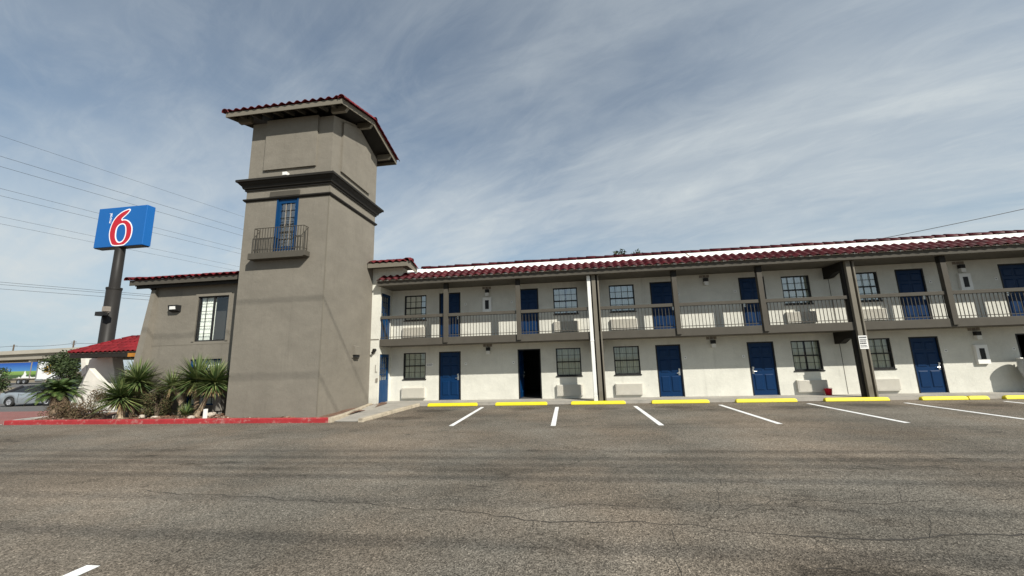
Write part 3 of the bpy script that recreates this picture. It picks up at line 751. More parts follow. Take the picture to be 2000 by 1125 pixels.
for zz in (GD, UD):
    frm, leafm = FRD[zz]
    for x, hr in zip(DOOR_X, HANDLE_RIGHT):
        pc('door_frame', frm, motel, (x, D, zz[0]))
        pc('threshold', thr, motel, (x, D, zz[0]))
        is_open = zz is GD and x in (DOOR_X[1], DOOR_X[5])
        d = pc('door', leafm, motel, (x, D, zz[0]))
        if is_open:
            d['label'] = 'blue door swung inwards, leaving a dark opening'
            # hinge on the left jamb, swung into the room
            d.location = Vector((x + 0.05, D + 0.10, zz[0])) - wloc(motel) ; d.rotation_euler = (0, 0, math.radians(82 if x < 0 else 86))
        for px, pz, ph in PANELS:
            link('panel', PM[ph], d, (px, 0.04, pz))
        hx = DOOR_W - .13 if hr or is_open else .13
        link('handle', HANDLE, d, (hx, 0.04, 1.0), None if not hr else (0, 0, 0)).scale = (-1 if (hr or is_open) else 1, 1, 1)

# through-wall air conditioners
acb = MB(); acb.box(0, -.11, 0, 1.08, .02, .45)
AC = acb.mesh('air_conditioner', M['ac'])
gr = MB()
for i in range(15): z = .03 + i * .0275; gr.add([(.03, -.112, z), (1.05, -.112, z), (1.05, -.128, z + .008), (.03, -.128, z + .008), (1.05, -.112, z + .019), (.03, -.112, z + .019)], [(0, 1, 2, 3), (3, 2, 4, 5)])
GRILLE = gr.mesh('grille', M['ac'])
for z in (0.215, 2.90):
    for x in WIN_X:
        a = pc('air_conditioner', AC, motel, (x - 0.02 + (WIN_W - 1.05) / 2, D, z)); link('grille', GRILLE, a)
# wall lamps with the vent plate above
lb = MB().box(-.085, -.13, .06, .085, .01, .21); LAMP = lb.mesh('wall_lamp', M['frame'])
DIF = MB().box(-.08, -.128, -.09, .08, -.005, .06).mesh('diffuser', M['lamp_white'])
vn = MB()
for i in range(3): vn.box(-.20 + i * .14, -.012, 0, -.08 + i * .14, .01, .11)
VENT = vn.mesh('vent', M['vent_grey'])
for x, zl in ((-3.45, 2.19), (5.93, 2.19), (15.35, 2.19), (-3.45, 4.78), (5.93, 4.78), (15.35, 4.78)):
    l = pc('wall_lamp', LAMP, motel, (x, D, zl - .07)); link('diffuser', DIF, l)
    pc('vent', VENT, motel, (x - .03, D, zl + .17))
# room number plates and the small notice by the first window
PLATE = MB().box(-.05, -.012, -.05, .05, .004, .05).mesh('number_plate', M['white_paint'])
PDOT = MB().box(-.022, -.0155, -.012, .022, -.012, .016).mesh('number', M['print_dark'])
for z in (1.645, 4.31):
    for x in (-4.476, -2.342, 4.80, 7.05, 14.24, 16.47): link('number', PDOT, pc('number_plate', PLATE, motel, (x, D, z)))
nt_ = part('notice', MB().box(-6.30, D - .012, 1.575, -5.99, D + .004, 1.715), M['white_paint'], motel)
nb = MB(); random.seed(3)
for r in range(3):
    x = -6.275
    while x < -6.03:
        w = random.uniform(.012, .045); nb.box(x, D - .0145, 1.60 + r * .036, min(x + w, -6.01), D - .012, 1.618 + r * .036); x += w + .014
part('print', nb, M['print_dark'], nt_)
# fire extinguisher cabinets
CAB = MB().box(-.20, -.10, 0, .20, .01, .70).mesh('extinguisher_cabinet', M['white_paint'])
CABG = MB().box(-.085, -.106, .17, .085, -.10, .57).mesh('cabinet_glass', M['frame'])
for x, z in ((15.35, 1.13), (15.37, 3.86), (-3.46, 3.86)):
    link('cabinet_glass', CABG, pc('extinguisher_cabinet', CAB, motel, (x, D, z)))

# walkway slab, its soffit, posts, pillars, railings
part('walkway_slab', MB().box(XL + .02, SLAB_Y, SLAB_B, XR, D - .002, SLAB_T), M['trim'], motel, bevel=0.012)
part('walkway_soffit', MB().box(XL + .03, SLAB_Y + .10, SLAB_B - .012, XR - .02, D - .004, SLAB_B - .002), M['soffit'], motel)
POSTS = [-5.03, -1.915, 4.35, 7.505, 13.77, 16.95, 20.0]
POST = MB().box(-.09, 0, 0, .09, .17, SOFF - 2.56).mesh('post', M['trim'])
PTOP_SHADE = MB().box(-.094, -.004, 0, .094, .174, .25).mesh('post_top_shade', M['trim_dark'])  # dark sleeve round each post top: the eave's shade put into the colour
for x in POSTS: link('post_top_shade', PTOP_SHADE, pc('post', POST, motel, (x, 15.925, 2.56)), (0, 0, SOFF - 2.56 - .252))
def pillar(x, w):
    p = part('pillar', MB().box(x, 16.02, 0.095, x + w, 16.17, SOFF), M['trim_dark'], motel)
    part('centre_board', MB().box(x + w * .22, 15.90, 0.095, x + w * .64, 16.02, SOFF), M['trim_light'], p, bevel=.008)
    part('side_flange', MB().box(x + w * .85, 15.91, 0.095, x + w, 16.02, SOFF), M['trim_light'], p, bevel=.006)
    return p
pillar(1.05, .36); pillar(10.45, .385); pillar(20.0 + .05, .385)
dp = MB(); dp.box(.94, 15.915, .10, 1.075, 16.01, SOFF - .02); dp.box(.93, 15.905, .10, 1.085, 16.02, .32); dp.box(.932, 15.907, 2.4, 1.083, 16.02, 2.46)
part('downpipe', dp, M['white_paint'], motel, bevel=.012)
# haunched beams from pillar to wall, at the slab and at the roof
for x in (1.12, 10.46, 20.06):
    for zt, zw, zp in ((SOFF - .002, 4.62, 4.78), (SLAB_B - .014, 2.02, 2.22)):
        part('haunched_beam', MB().prism([(16.17, zt), (16.17, zp), (16.55, zp - .04), (16.85, zw), (D - .003, zw), (D - .003, zt)], 'x', x, x + .22), M['trim_dark'], motel)
def railing(x0, x1):
    y = 16.0; w = x1 - x0
    r = part('railing', MB().box(x0, y - .02, 3.655, x1, y + .12, 3.785), M['trim'], motel, bevel=.008)
    part('bottom_rail', MB().box(x0, y + .035, 2.86, x1, y + .065, 2.885), M['bronze'], r)
    n = int(w / .125); me = BAL
    for i in range(n):
        pc('baluster', me, r, (x0 + (i + .5) * w / n, y + .05, 2.79))
BAL = MB().box(-.009, -.009, 0, .009, .009, .87).mesh('baluster', M['bronze'])
edges = [(XL + .03, -5.125), (-4.935, -2.01), (-1.82, .92), (1.42, 4.255), (4.445, 7.41), (7.60, 10.44), (10.845, 13.675), (13.865, 16.855), (17.045, 19.9)]
for a, b in edges: railing(a, b)

# eave: soffit, fascia, sloping white roof, lower tile row, ridge tiles
part('eave_soffit', MB().box(XL - .02, 15.742, SOFF, XR, 17.3, SOFF + .05), M['soffit'], motel)
part('fascia', MB().box(XL - .03, 15.70, SOFF - .006, XR, 15.74, 5.29), M['trim'], motel)
PITCH = math.atan(.53)
rf = MB().prism([(15.64, 5.30), (17.02, 6.03), (17.02, 5.98), (15.78, 5.29)], 'x', XL - .02, XR)
roof = part('roof', rf, M['membrane'], motel)
part('parapet', MB().box(XL + 1.2, 17.02, 5.14, XR, 17.30, 6.03), M['membrane'], motel)
part('flat_roof', MB().box(XL, 17.30, 5.3, XR, 22.6, 5.62), M['membrane'], motel)
part('back_wall', MB().box(XL, 22.6, 0.1, XR, 22.8, 5.6), M['white_wall'], motel)
part('right_wall', MB().box(XR, 17.0, 0.1, XR + .2, 22.8, 5.62), M['white_wall'], motel)
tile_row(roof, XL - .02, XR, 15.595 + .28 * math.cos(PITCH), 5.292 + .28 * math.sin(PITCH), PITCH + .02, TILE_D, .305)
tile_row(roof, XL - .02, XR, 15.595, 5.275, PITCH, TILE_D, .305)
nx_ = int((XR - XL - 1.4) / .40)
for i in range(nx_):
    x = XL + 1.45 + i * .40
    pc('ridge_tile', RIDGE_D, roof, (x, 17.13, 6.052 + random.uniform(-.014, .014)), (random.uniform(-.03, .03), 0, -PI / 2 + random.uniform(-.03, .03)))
for i in range(13):
    x = XL + 1.7 + i * 2.3; part('roof_seam', MB().prism([(15.66, 5.318), (17.0, 6.026), (17.0, 6.034), (15.66, 5.326)], 'x', x, x + .05), M['vent_grey'] if i % 4 == 1 else M['white_paint'], roof)
MORT = MB().box(.09, 15.64, 5.285, .215, 15.66, 5.335).mesh('mortar_infill', M['white_paint'])
for i in range(int((XR - XL) / .305)): (pc('mortar_infill', MORT, roof, (XL + i * .305 + .02, 0, -.01)) if i % 5 in (0, 1, 3) else None)

# end block beside the tower: white wall with two blue doors, little tiled cap roof
eb = MB()
ops_side = [(16.10, 17.02, 0.10, 2.16), (16.10, 17.02, 2.79, 4.85)]
ys = sorted({15.99, D} | {o[0] for o in ops_side} | {o[1] for o in ops_side}); zs = sorted({0.1, 6.0, 2.16, 2.79, 4.85, SOFF + .05})
X = XL
for i in range(len(ys) - 1):
    for j in range(len(zs) - 1):
        cy, cz = (ys[i] + ys[i + 1]) / 2, (zs[j] + zs[j + 1]) / 2
        if any(o[0] < cy < o[1] and o[2] < cz < o[3] for o in ops_side) or cz > SOFF + .05: continue
        eb.quad((X, ys[i], zs[j]), (X, ys[i + 1], zs[j]), (X, ys[i + 1], zs[j + 1]), (X, ys[i], zs[j + 1]))
for a, b, c, d in ops_side:
    eb.quad((X, a, c), (X - .1, a, c), (X - .1, a, d), (X, a, d)); eb.quad((X, a, d), (X - .1, a, d), (X - .1, b, d), (X, b, d)); eb.quad((X - .1, b, c), (X, b, c), (X, b, d), (X - .1, b, d))
eb.quad((-9.5, 15.99, 0.05), (X, 15.99, 0.05), (X, 15.99, SOFF + .05), (-9.5, 15.99, SOFF + .05))
eb.box(-9.5, 15.992, SOFF + .05, -7.0, 16.5, 5.96)
eb.box(-9.5, D, 0.05, XL - .105, D + .2, 5.9)
part('end_wall', eb, M['white_wall'], motel)
for zb in (0.10, 2.79):
    t = .055; h = 2.06
    lf = MB(); X1, X0 = XL - .035, XL - .08
    for a, b, c, d in ((16.10, 17.02, 0, .95), (16.10, 17.02, 1.93, h), (16.10, 16.24, .95, 1.93), (16.88, 17.02, .95, 1.93)): lf.box(X0, a + .004, zb + c + .003, X1, b - .004, zb + d - .004)
    dd = part('door', lf, M['blue_light'], motel); dd['label'] = 'blue half-glazed door facing along the walkway'
    part('pane', MB().quad((X0 + .02, 16.24, zb + .95), (X0 + .02, 16.88, zb + .95), (X0 + .02, 16.88, zb + 1.93), (X0 + .02, 16.24, zb + 1.93)), M['glass_up'], dd)
    mu = MB()
    for k in (1, 2): mu.box(X0 + .012, 16.24 + .64 * k / 3 - .012, zb + .95, X0 + .03, 16.24 + .64 * k / 3 + .012, zb + 1.93)
    for k in (1, 2, 3): mu.box(X0 + .012, 16.24, zb + .95 + .98 * k / 4 - .012, X0 + .03, 16.88, zb + .95 + .98 * k / 4 + .012)
    part('muntins', mu, M['blue_light'], dd)
    gv = MB()
    for k in range(6): gv.box(X1, 16.16 + k * .135, zb + .08, X1 + .006, 16.16 + k * .135 + .10, zb + .86)
    part('panel', gv, M['blue_light'], dd)
    part('handle', MB().box(X1, 16.14, zb + .97, X1 + .05, 16.19, zb + 1.16), M['metal'], dd)
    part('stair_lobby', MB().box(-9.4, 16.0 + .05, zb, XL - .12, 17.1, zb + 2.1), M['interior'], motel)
# fittings on the end wall
fl = MB(); fl.box(-8.26, 15.93, 2.26, -8.14, 15.99, 2.40); fl.tube([(-8.2, 15.95, 2.30), (-8.22, 15.84, 2.22)], [.045, .06], 10); fl.tube([(-8.2, 15.95, 2.36), (-8.10, 15.85, 2.33)], [.04, .06], 10)
part('security_light', fl, M['iron'], motel)
part('switch_box', MB().box(-8.08, 15.95, 1.00, -8.01, 15.99, 1.16), M['vent_grey'], motel)
cd = MB(); cd.tube([(-8.42, 15.965, 2.80), (-8.0, 15.965, 2.80)], .012, 6); cd.tube([(-8.12, 15.97, 1.42), (-8.12, 15.97, 1.72)], .010, 6); cd.tube([(-8.12, 15.97, 1.42), (-8.04, 15.97, 1.42)], .010, 6)
part('conduit', cd, M['vent_grey'], motel)
# cap roof
cap = part('cap_roof', MB().prism([(15.46, 6.02), (15.86, 6.17), (16.55, 5.98), (16.55, 5.90), (15.46, 5.94)], 'x', -8.36, -6.62), M['trim_light'], motel)
part('fascia', MB().box(-8.36, 15.43, 5.84, -6.60, 15.462, 6.03), M['trim_light'], cap)
part('barge_board', MB().prism([(15.43, 5.84), (15.43, 6.05), (15.86, 6.18), (16.56, 5.98), (16.56, 5.76)], 'x', -6.60, -6.565), M['trim_light'], cap)
ap = math.atan(.15 / .40)
tile_row(cap, -8.36, -6.60, 15.40, 6.035, ap, TILE, .29)
tile_row(cap, -8.36, -6.60, 16.42, 6.03, math.atan(.25), TILE, .29, -1)
for i in range(5): pc('ridge_tile', RIDGE, cap, (-8.36 + i * .36, 15.90, 6.16), (0, 0, -PI / 2))
for i in range(3): pc('rake_tile', RIDGE, cap, (-6.60, 15.42 + i * .34, 6.06 + (.05 if i == 1 else -.02 * i)), (.30 if i < 1 else -.24, 0, 0))

# ------------------------------------------------------------------ grey stair tower
TX0, TX1, TY0, TY1 = -11.82, -8.39, 12.52, 15.98
TR = (TY0 + TY1) / 2
tower = thing('tower', 'tall square taupe stucco tower with red tiled gable roof and small balcony', 'tower', ((TX0 + TX1) / 2, TR, 0.1))
tw = MB()
def t_wall_ops(mb, ops):
    wall_with_openings(mb, TX0, TX1, 0.02, 11.2, TY0, ops, .12)
t_wall_ops(tw, [(-10.51, -9.62, 5.945, 7.95)])
tw.quad((TX1, TY0, .02), (TX1, TY1, .02), (TX1, TY1, 11.2), (TX1, TY0, 11.2))
tw.quad((TX1, TY1, .02), (TX0, TY1, .02), (TX0, TY1, 11.2), (TX1, TY1, 11.2)); tw.quad((TX0, TY1, .02), (TX0, TY0, .02), (TX0, TY0, 11.2), (TX0, TY1, 11.2))
RZ0, RZR = 11.40, 12.02                      # tile plane at eave / at ridge
for x in (TX0, TX1): tw.poly([(x, TY0, 11.2), (x, TY1, 11.2), (x, TR, 11.85)])
part('wall', tw, M['taupe'], tower)
part('corner_bead', MB().box(TX1 - .035, TY0 - .004, .05, TX1 + .004, TY0 + .02, 8.37), M['trim_light'], tower)
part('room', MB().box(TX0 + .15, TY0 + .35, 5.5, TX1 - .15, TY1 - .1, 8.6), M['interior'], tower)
def ring(mb, prof):
    """Moulding wrapped round the tower: prof = (projection, z) outline."""
    n = len(prof); cs = []
    for sx, sy in ((0, 0), (1, 0), (1, 1), (0, 1)):
        for p, z in prof: cs.append(((TX1 + p) if sx else (TX0 - p), (TY1 + p) if sy else (TY0 - p), z))
    fs = []
    for c in range(4):
        for i in range(n): j = (i + 1) % n; d = (c + 1) % 4; fs.append((c * n + i, d * n + i, d * n + j, c * n + j))
    mb.add(cs, fs)
cn = MB(); ring(cn, [(-.02, 8.38), (.05, 8.38), (.05, 8.44), (.10, 8.46), (.13, 8.55), (.20, 8.62), (.22, 8.66), (.28, 8.68), (.28, 8.76), (.25, 8.78), (-.02, 8.80)])
part('cornice', cn, M['trim_dark'], tower)
sc_ = MB(); ring(sc_, [(-.02, 7.95), (.035, 7.95), (.08, 8.0), (.08, 8.045), (-.02, 8.055)])
part('string_course', sc_, M['trim_dark'], tower)
part('lintel', MB().box(-10.79, TY0 - .06, 8.06, -9.59, TY0 + .02, 8.265), M['trim'], tower, bevel=.01)
part('raised_panel', MB().box(-11.155, TY0 - .075, 9.165, -9.0, TY0 + .02, 11.25), M['taupe'], tower)
part('raised_panel', MB().prism([(13.09, 9.165), (15.27, 9.165), (15.27, 11.3), (TR, 11.7), (13.09, 11.25)], 'x', TX1 - .02, TX1 + .075), M['taupe'], tower)
# tall blue window
wn = MB(); wx0, wx1, wz0, wz1 = -10.51, -9.62, 5.945, 7.95
for b in ((wx0, wz0, wx0 + .15, wz1), (wx1 - .15, wz0, wx1, wz1), (wx0 + .15, wz0, wx1 - .15, wz0 + .17), (wx0 + .15, wz1 - .16, wx1 - .15, wz1)): wn.box(b[0], TY0 + .03, b[1], b[2], TY0 + .09, b[3])
wn.box(wx0 - .0, TY0 - .012, wz0, wx0 + .06, TY0 + .03, wz1 - .002); wn.box(wx1 - .06, TY0 - .012, wz0, wx1, TY0 + .03, wz1 - .002)
win = part('window', wn, M['blue_light'], tower); win['label'] = 'tall narrow blue-framed window above the balcony'
part('pane', MB().quad((wx0 + .15, TY0 + .075, wz0 + .17), (wx1 - .15, TY0 + .075, wz0 + .17), (wx1 - .15, TY0 + .075, wz1 - .16), (wx0 + .15, TY0 + .075, wz1 - .16)), M['glass_up'], win)
mu = MB()
for k_ in (1, 2): x = wx0 + .15 + .59 * k_ / 3; mu.box(x - .013, TY0 + .05, wz0 + .17, x + .013, TY0 + .07, wz1 - .16)
part('muntins', mu, M['vent_grey'], win)
mu = MB()
for k_ in range(1, 6): z = wz0 + .17 + 1.675 * k_ / 6; mu.box(wx0 + .15, TY0 + .052, z - .012, wx1 - .15, TY0 + .068, z + .012)
part('muntins', mu, M['frame'], win)
# balcony
bl = MB(); bl.prism([(-11.26, 5.60), (-9.10, 5.60), (-9.03, 5.64), (-9.03, 5.825), (-11.26, 5.825)], 'y', 12.215, TY0 + .01)
balc = part('balcony_slab', bl, M['trim'], tower, bevel=.008)
br = MB(); yb = 12.26; xb0, xb1 = -11.10, -9.15; zt = 6.77
br.box(xb0, yb - .012, zt - .02, xb1, yb + .012, zt); br.box(xb0, yb - .01, 5.93, xb1, yb + .01, 5.95)
for xx in (xb0, xb1):
    br.box(xx - .012, yb, zt - .02, xx + .012, TY0, zt); br.box(xx - .01, yb, 5.93, xx + .01, TY0, 5.95)
br.box(xb0 + .05, yb - .009, 6.33, xb0 + .62, yb + .009, 6.35); br.box(xb1 - .30, yb - .009, 6.33, xb1, yb + .009, 6.35)
brl = part('balcony_railing', br, M['bronze'], tower)
BB = MB().box(-.009, -.009, 0, .009, .009, zt - 5.83).mesh('baluster', M['bronze'])
for i in range(19): pc('baluster', BB, brl, (xb0 + (xb1 - xb0) * i / 18, yb, 5.825))
for xx in (xb0, xb1):
    for yy in (12.39, 12.50): pc('baluster', BB, brl, (xx, yy, 5.825))
# wall fittings
part('floodlight', MB().box(-10.20, 12.28, 8.80, -10.02, 12.44, 8.93), M['white_paint'], tower, bevel=.01)
vh = MB(); vh.box(TX1, 14.50, 2.02, TX1 + .03, 14.94, 2.50); vh.prism([(TX1 + .03, 2.14), (TX1 + .16, 2.14), (TX1 + .13, 2.46), (TX1 + .03, 2.50)], 'y', 14.52, 14.92)
part('vent_hood', vh, M['taupe'], tower)
part('vent_grille', MB().box(TX1 + .03, 14.56, 2.03, TX1 + .13, 14.88, 2.135), M['frame'], tower)
# gable roof
EY0, EY1, RX0, RX1 = 11.90, 16.60, -12.47, -7.70
pit = math.atan2(RZR - RZ0, TR - EY0)
sl = (RZR - RZ0) / (TR - EY0)
def rz(y): return RZ0 + sl * (min(y, 2 * TR - y) - EY0)
tr_ = part('roof', MB().prism([(EY0 + .03, RZ0), (TR, RZR), (EY1 - .03, RZ0), (EY1 - .03, RZ0 - .05), (TR, RZR - .06), (EY0 + .03, RZ0 - .05)], 'x', RX0 + .03, RX1 - .03), M['trim_dark'], tower)
part('fascia', MB().box(RX0 + .03, EY0, RZ0 - .20, RX1 - .03, EY0 + .03, RZ0 - .003), M['trim_light'], tower)
part('fascia', MB().box(RX0 + .03, EY1 - .03, RZ0 - .20, RX1 - .03, EY1, RZ0 - .003), M['trim_light'], tower)
for xa in (RX0, RX1 - .03):
    part('barge_board', MB().prism([(EY0, RZ0 - .20), (TR, RZR - .19), (EY1, RZ0 - .20), (EY1, RZ0), (TR, RZR + .01), (EY0, RZ0)], 'x', xa, xa + .03), M['trim_light'], tower)
for yy, hh in ((12.42, .24), (TR, .26), (16.08, .24)):
    for xa, xb, s in ((TX1 - .02, RX1 - .032, 1), (RX0 + .032, TX0 + .02, -1)):
        zt_ = rz(yy) - .075; xe = xb if s > 0 else xa; xs_ = xa if s > 0 else xb
        pr = [(xs_, zt_ - hh), (xe - s * .12, zt_ - hh), (xe, zt_ - hh + .16), (xe, zt_), (xs_, zt_)]
        if s < 0: pr = pr[::-1]
        part('roof_beam', MB().prism(pr, 'y', yy - .065, yy + .065), M['trim_light'], tower)
RB = MB().prism([(EY0 + .03, RZ0 - .17), (TY0, rz(TY0) - .19), (TY0, rz(TY0) - .055), (EY0 + .03, RZ0 - .055)], 'x', -.04, .04).mesh('rafter', M['trim'])
for i in range(9): pc('rafter', RB, tower, (RX0 + .5 + i * (RX1 - RX0 - 1.0) / 8, 0, 0))
ln = math.hypot(TR - EY0, RZR - RZ0)
rows = 7; step = (ln + .05) / rows
for r in range(rows):
    d0 = -.06 + r * step
    for side_ in (1, -1):
        y = EY0 + d0 * math.cos(pit); z = RZ0 + d0 * math.sin(pit) + .006 + .008
        tile_row(tr_, RX0 + .02, RX1 - .02, y if side_ > 0 else 2 * TR - y, z, pit + .03, TILE, .315, side_)
for i in range(13): pc('ridge_tile', RIDGE, tr_, (RX0 - .03 + i * .375, TR, RZR + .03), (random.uniform(-.02, .02), 0, -PI / 2))
for xa in (RX0 + .0, RX1 - .0):
    for r in range(rows):
        d0 = -.06 + r * step
        for side_ in (1, -1):
            y = EY0 + d0 * math.cos(pit); pc('rake_tile', RIDGE, tr_, (xa, y if side_ > 0 else 2 * TR - y, RZ0 + d0 * math.sin(pit) - .005), (pit + .03, 0, 0 if side_ > 0 else PI))

# ------------------------------------------------------------------ office wing left of the tower
WY = 13.423
wing = thing('office_wing', 'low taupe stucco wing left of the tower with red tile eave and sloping buttress', 'building', (-14.2, 15.5, 0.1))
ww = MB(); wops = [(-14.355, -12.985, 2.81, 4.58), (-14.40, -13.02, 0.42, 2.13)]
wall_with_openings(ww, -16.24, TX0 + .3, 0.02, 5.22, WY, wops, .10)
ww.quad((-16.24, 20, .02), (-16.24, WY, .02), (-16.24, WY, 5.22), (-16.24, 20, 5.22)); ww.quad((TX0 + .3, 20, .02), (-16.24, 20, .02), (-16.24, 20, 5.22), (TX0 + .3, 20, 5.22))
part('wall', ww, M['taupe'], wing)
part('rooms', MB().box(-16.1, WY + .45, 0.1, TX0 + .2, 19.9, 5.1), M['interior'], wing)
# buttress: battered fin on the end of the wall
ft, fb = .10, .50
fn = MB(); fx0t, fx0b = -16.42, -16.66
vs_ = [(fx0t, WY - ft, 5.20), (-16.24, WY - ft, 5.20), (-16.24, WY + .3, 5.20), (fx0t, WY + .3, 5.20), (fx0b, WY - fb, -.3), (-16.24, WY - fb, -.3), (-16.24, WY + .3, -.3), (fx0b, WY + .3, -.3)]
fn.add(vs_, [(0, 1, 2, 3), (4, 5, 1, 0), (5, 6, 2, 1), (6, 7, 3, 2), (7, 4, 0, 3)])
part('buttress', fn, M['taupe'], wing)
part('groove', MB().box(-16.23, WY - .006, 2.695, -11.9, WY + .004, 2.712), M['trim_light'], wing)
def wing_window(x0, x1, z0, z1, cols, blue, label):
    fr_ = MB(); t = .05
    for b in ((x0, z0, x0 + t, z1), (x1 - t, z0, x1, z1), (x0 + t, z0, x1 - t, z0 + t), (x0 + t, z1 - t, x1 - t, z1), ((x0 + x1) / 2 - .03, z0 + t, (x0 + x1) / 2 + .03, z1 - t)): fr_.box(b[0], WY + .03, b[1], b[2], WY + .08, b[3])
    w = part('window', fr_, M['blue_light'] if blue else M['frame'], wing); w['label'] = label
    part('pane', MB().quad((x0 + t, WY + .065, z0 + t), (x1 - t, WY + .065, z0 + t), (x1 - t, WY + .065, z1 - t), (x0 + t, WY + .065, z1 - t)), M['glass'], w)
    mu_ = MB(); xm = (x0 + x1) / 2
    mu_.box((x0 + xm) / 2 - .01, WY + .045, z0 + t, (x0 + xm) / 2 + .01, WY + .062, z1 - t)
    if cols > 1: mu_.box((x1 + xm) / 2 - .01, WY + .045, z0 + t, (x1 + xm) / 2 + .01, WY + .062, z1 - t)
    for k_ in range(1, 6): z = z0 + (z1 - z0) * k_ / 6; mu_.box(x0 + t, WY + .047, z - .009, xm - .03 if cols == 1 else x1 - t, WY + .060, z + .009)
    part('muntins', mu_, M['frame'], w)
    tr = MB()
    for b in ((x0 - .10, z0 - .0, x0 - .0, z1), (x1, z0, x1 + .10, z1), (x0 - .10, z1, x1 + .10, z1 + .10)): tr.box(b[0], WY - .03, b[1], b[2], WY + .01, b[3])
    part('surround', tr, M['taupe'], w)
    half = (x1 - x0) / 2
    cu_ = curtain_mesh(half if cols == 1 else 2 * half - .02, z1 - z0 - .1, None, 11, M['curtain_light'])
    pc('curtain', cu_, w, (x0 + .01, WY, z0 + .06))
wing_window(-14.355, -12.985, 2.81, 4.58, 1, False, 'upper sliding window, white curtain on its left half')
wing_window(-14.40, -13.02, 0.42, 2.13, 2, True, 'lower blue-framed window behind the yuccas')
lm = part('wall_lamp', MB().prism([(WY - .16, 4.06), (WY, 4.0), (WY, 4.27), (WY - .20, 4.27)], 'x', -15.50, -15.10), M['frame'], wing)
part('diffuser', MB().box(-15.42, WY - .195, 4.10, -15.17, WY - .15, 4.22), M['lamp_white'], lm)
# eave of the wing
wr = part('roof', MB().prism([(12.98, 5.30), (19.9, 5.30 + 6.92 * .2), (19.9, 5.2), (13.1, 5.26)], 'x', -17.15, TX0), M['tile'], wing)
part('fascia', MB().box(-17.15, 13.02, 5.10, TX0 - .005, 13.055, 5.295), M['trim'], wing)
part('gutter_board', MB().box(-16.98, 13.16, 4.985, TX0 - .005, 13.21, 5.105), M['trim_dark'], wing)
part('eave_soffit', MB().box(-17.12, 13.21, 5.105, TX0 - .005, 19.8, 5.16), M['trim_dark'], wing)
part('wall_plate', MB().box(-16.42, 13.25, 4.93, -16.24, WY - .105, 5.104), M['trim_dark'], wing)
wp = math.atan(.24)
tile_row(wr, -17.18, TX0, 12.93, 5.305, wp, TILE, .297)
tile_row(wr, -17.18, TX0, 12.93 + .39, 5.305 + .39 * .24, wp, TILE, .297)
for i in range(2): pc('rake_tile', RIDGE, wr, (-17.18, 12.93 + i * .38, 5.30 + i * .09), (wp, 0, 0))

# ------------------------------------------------------------------ entrance canopy beyond the wing
TILE_B = copy_mesh_with(TILE, M['tile_bright']); RIDGE_B = copy_mesh_with(RIDGE, M['tile_bright'])
canopy = thing('entrance_canopy', 'low entrance canopy with bright red hipped tile roof on a white flared pier', 'canopy', (-25.0, 21.0, -0.3))
CX0, CX1, CY0, CYR, CZ0, CZR = -29.2, -19.0, 19.5, 21.36, 2.86, 3.80
cm_ = MB(); rr = CYR - CY0
A = [(CX0, CY0, CZ0), (CX1, CY0, CZ0), (CX1, CYR, CZR), (CX0 + rr, CYR, CZR), (CX0, 2 * CYR - CY0, CZ0), (CX1, 2 * CYR - CY0, CZ0)]
cm_.add(A, [(0, 1, 2, 3), (0, 3, 4), (4, 3, 2, 5), (0, 4, 5, 1)])
croof = part('roof', cm_, M['tile_bright'], canopy)
cb = MB()
cb.box(CX0 + .05, CY0 + .04, 2.56, CX1, CY0 + .10, 2.83); cb.box(CX0 + .05, CY0 + .10, 2.56, CX0 + .11, 2 * CYR - CY0 - .1, 2.83); cb.box(CX0 + .05, 2 * CYR - CY0 - .1, 2.56, CX1, 2 * CYR - CY0 - .04, 2.83)
part('fascia', cb, M['trim_dark'], canopy)
part('drip_edge', MB().box(CX0 + .04, CY0 + .02, 2.80, CX1, CY0 + .04, 2.845), M['trim_light'], canopy)
part('ceiling', MB().box(CX0 + .12, CY0 + .11, 2.60, CX1, 2 * CYR - CY0 - .11, 2.66), M['soffit'], canopy)
cpit = math.atan2(CZR - CZ0, rr); cl = math.hypot(CZR - CZ0, rr)
for r in range(5):
    d = r * cl / 5 - .04; y = CY0 + d * math.cos(cpit); z = CZ0 + d * math.sin(cpit) + .01
    tile_row(croof, CX0 + max(0, d * math.cos(cpit)) - .02, CX1, y, z, cpit + .03, TILE_B, .31)
for i in range(6):
    t = i / 6; pc('hip_tile', RIDGE_B, croof, (CX0 + rr * t, CY0 + rr * t, CZ0 + (CZR - CZ0) * t + .02), Euler((math.atan2(CZR - CZ0, rr * 1.414), 0, -PI / 4)))
for i in range(21): pc('ridge_tile', RIDGE_B, croof, (CX0 + rr + i * .39, CYR, CZR + .01), (0, 0, -PI / 2))
pr = MB(); pr.prism([(-30.75, -.6), (-26.9, -.6), (-28.0, 2.6), (-29.65, 2.6), (-29.74, 1.70)], 'y', 20.9, 21.5)
pier = part('pier', pr, M['white_wall'], canopy, bevel=.03)
part('buttress', MB().prism([(-28.3, -.6), (-25.7, -.6), (-25.7, .15), (-25.82, .31), (-26.33, .80), (-27.81, 1.96), (-28.06, 1.32), (-28.29, .34)], 'y', 19.66, 19.95), M['white_wall'], canopy, bevel=.03)  # slab added before the pier, its sloping edge shaped as the diagonal shadow edge
part('back_beam', MB().box(-27.6, 22.6, 1.95, CX1, 22.75, 2.60), M['trim_dark'], canopy)
part('brace', MB().prism([(-30.05, 1.45), (-29.73, 1.70), (-29.99, 2.58), (-30.32, 2.58)], 'y', 20.92, 21.45), M['white_wall'], canopy)
part('pier', MB().prism([(-22.6, -.6), (-19.6, -.6), (-20.4, 2.6), (-21.6, 2.6)], 'y', 22.2, 22.7), M['white_wall'], canopy)
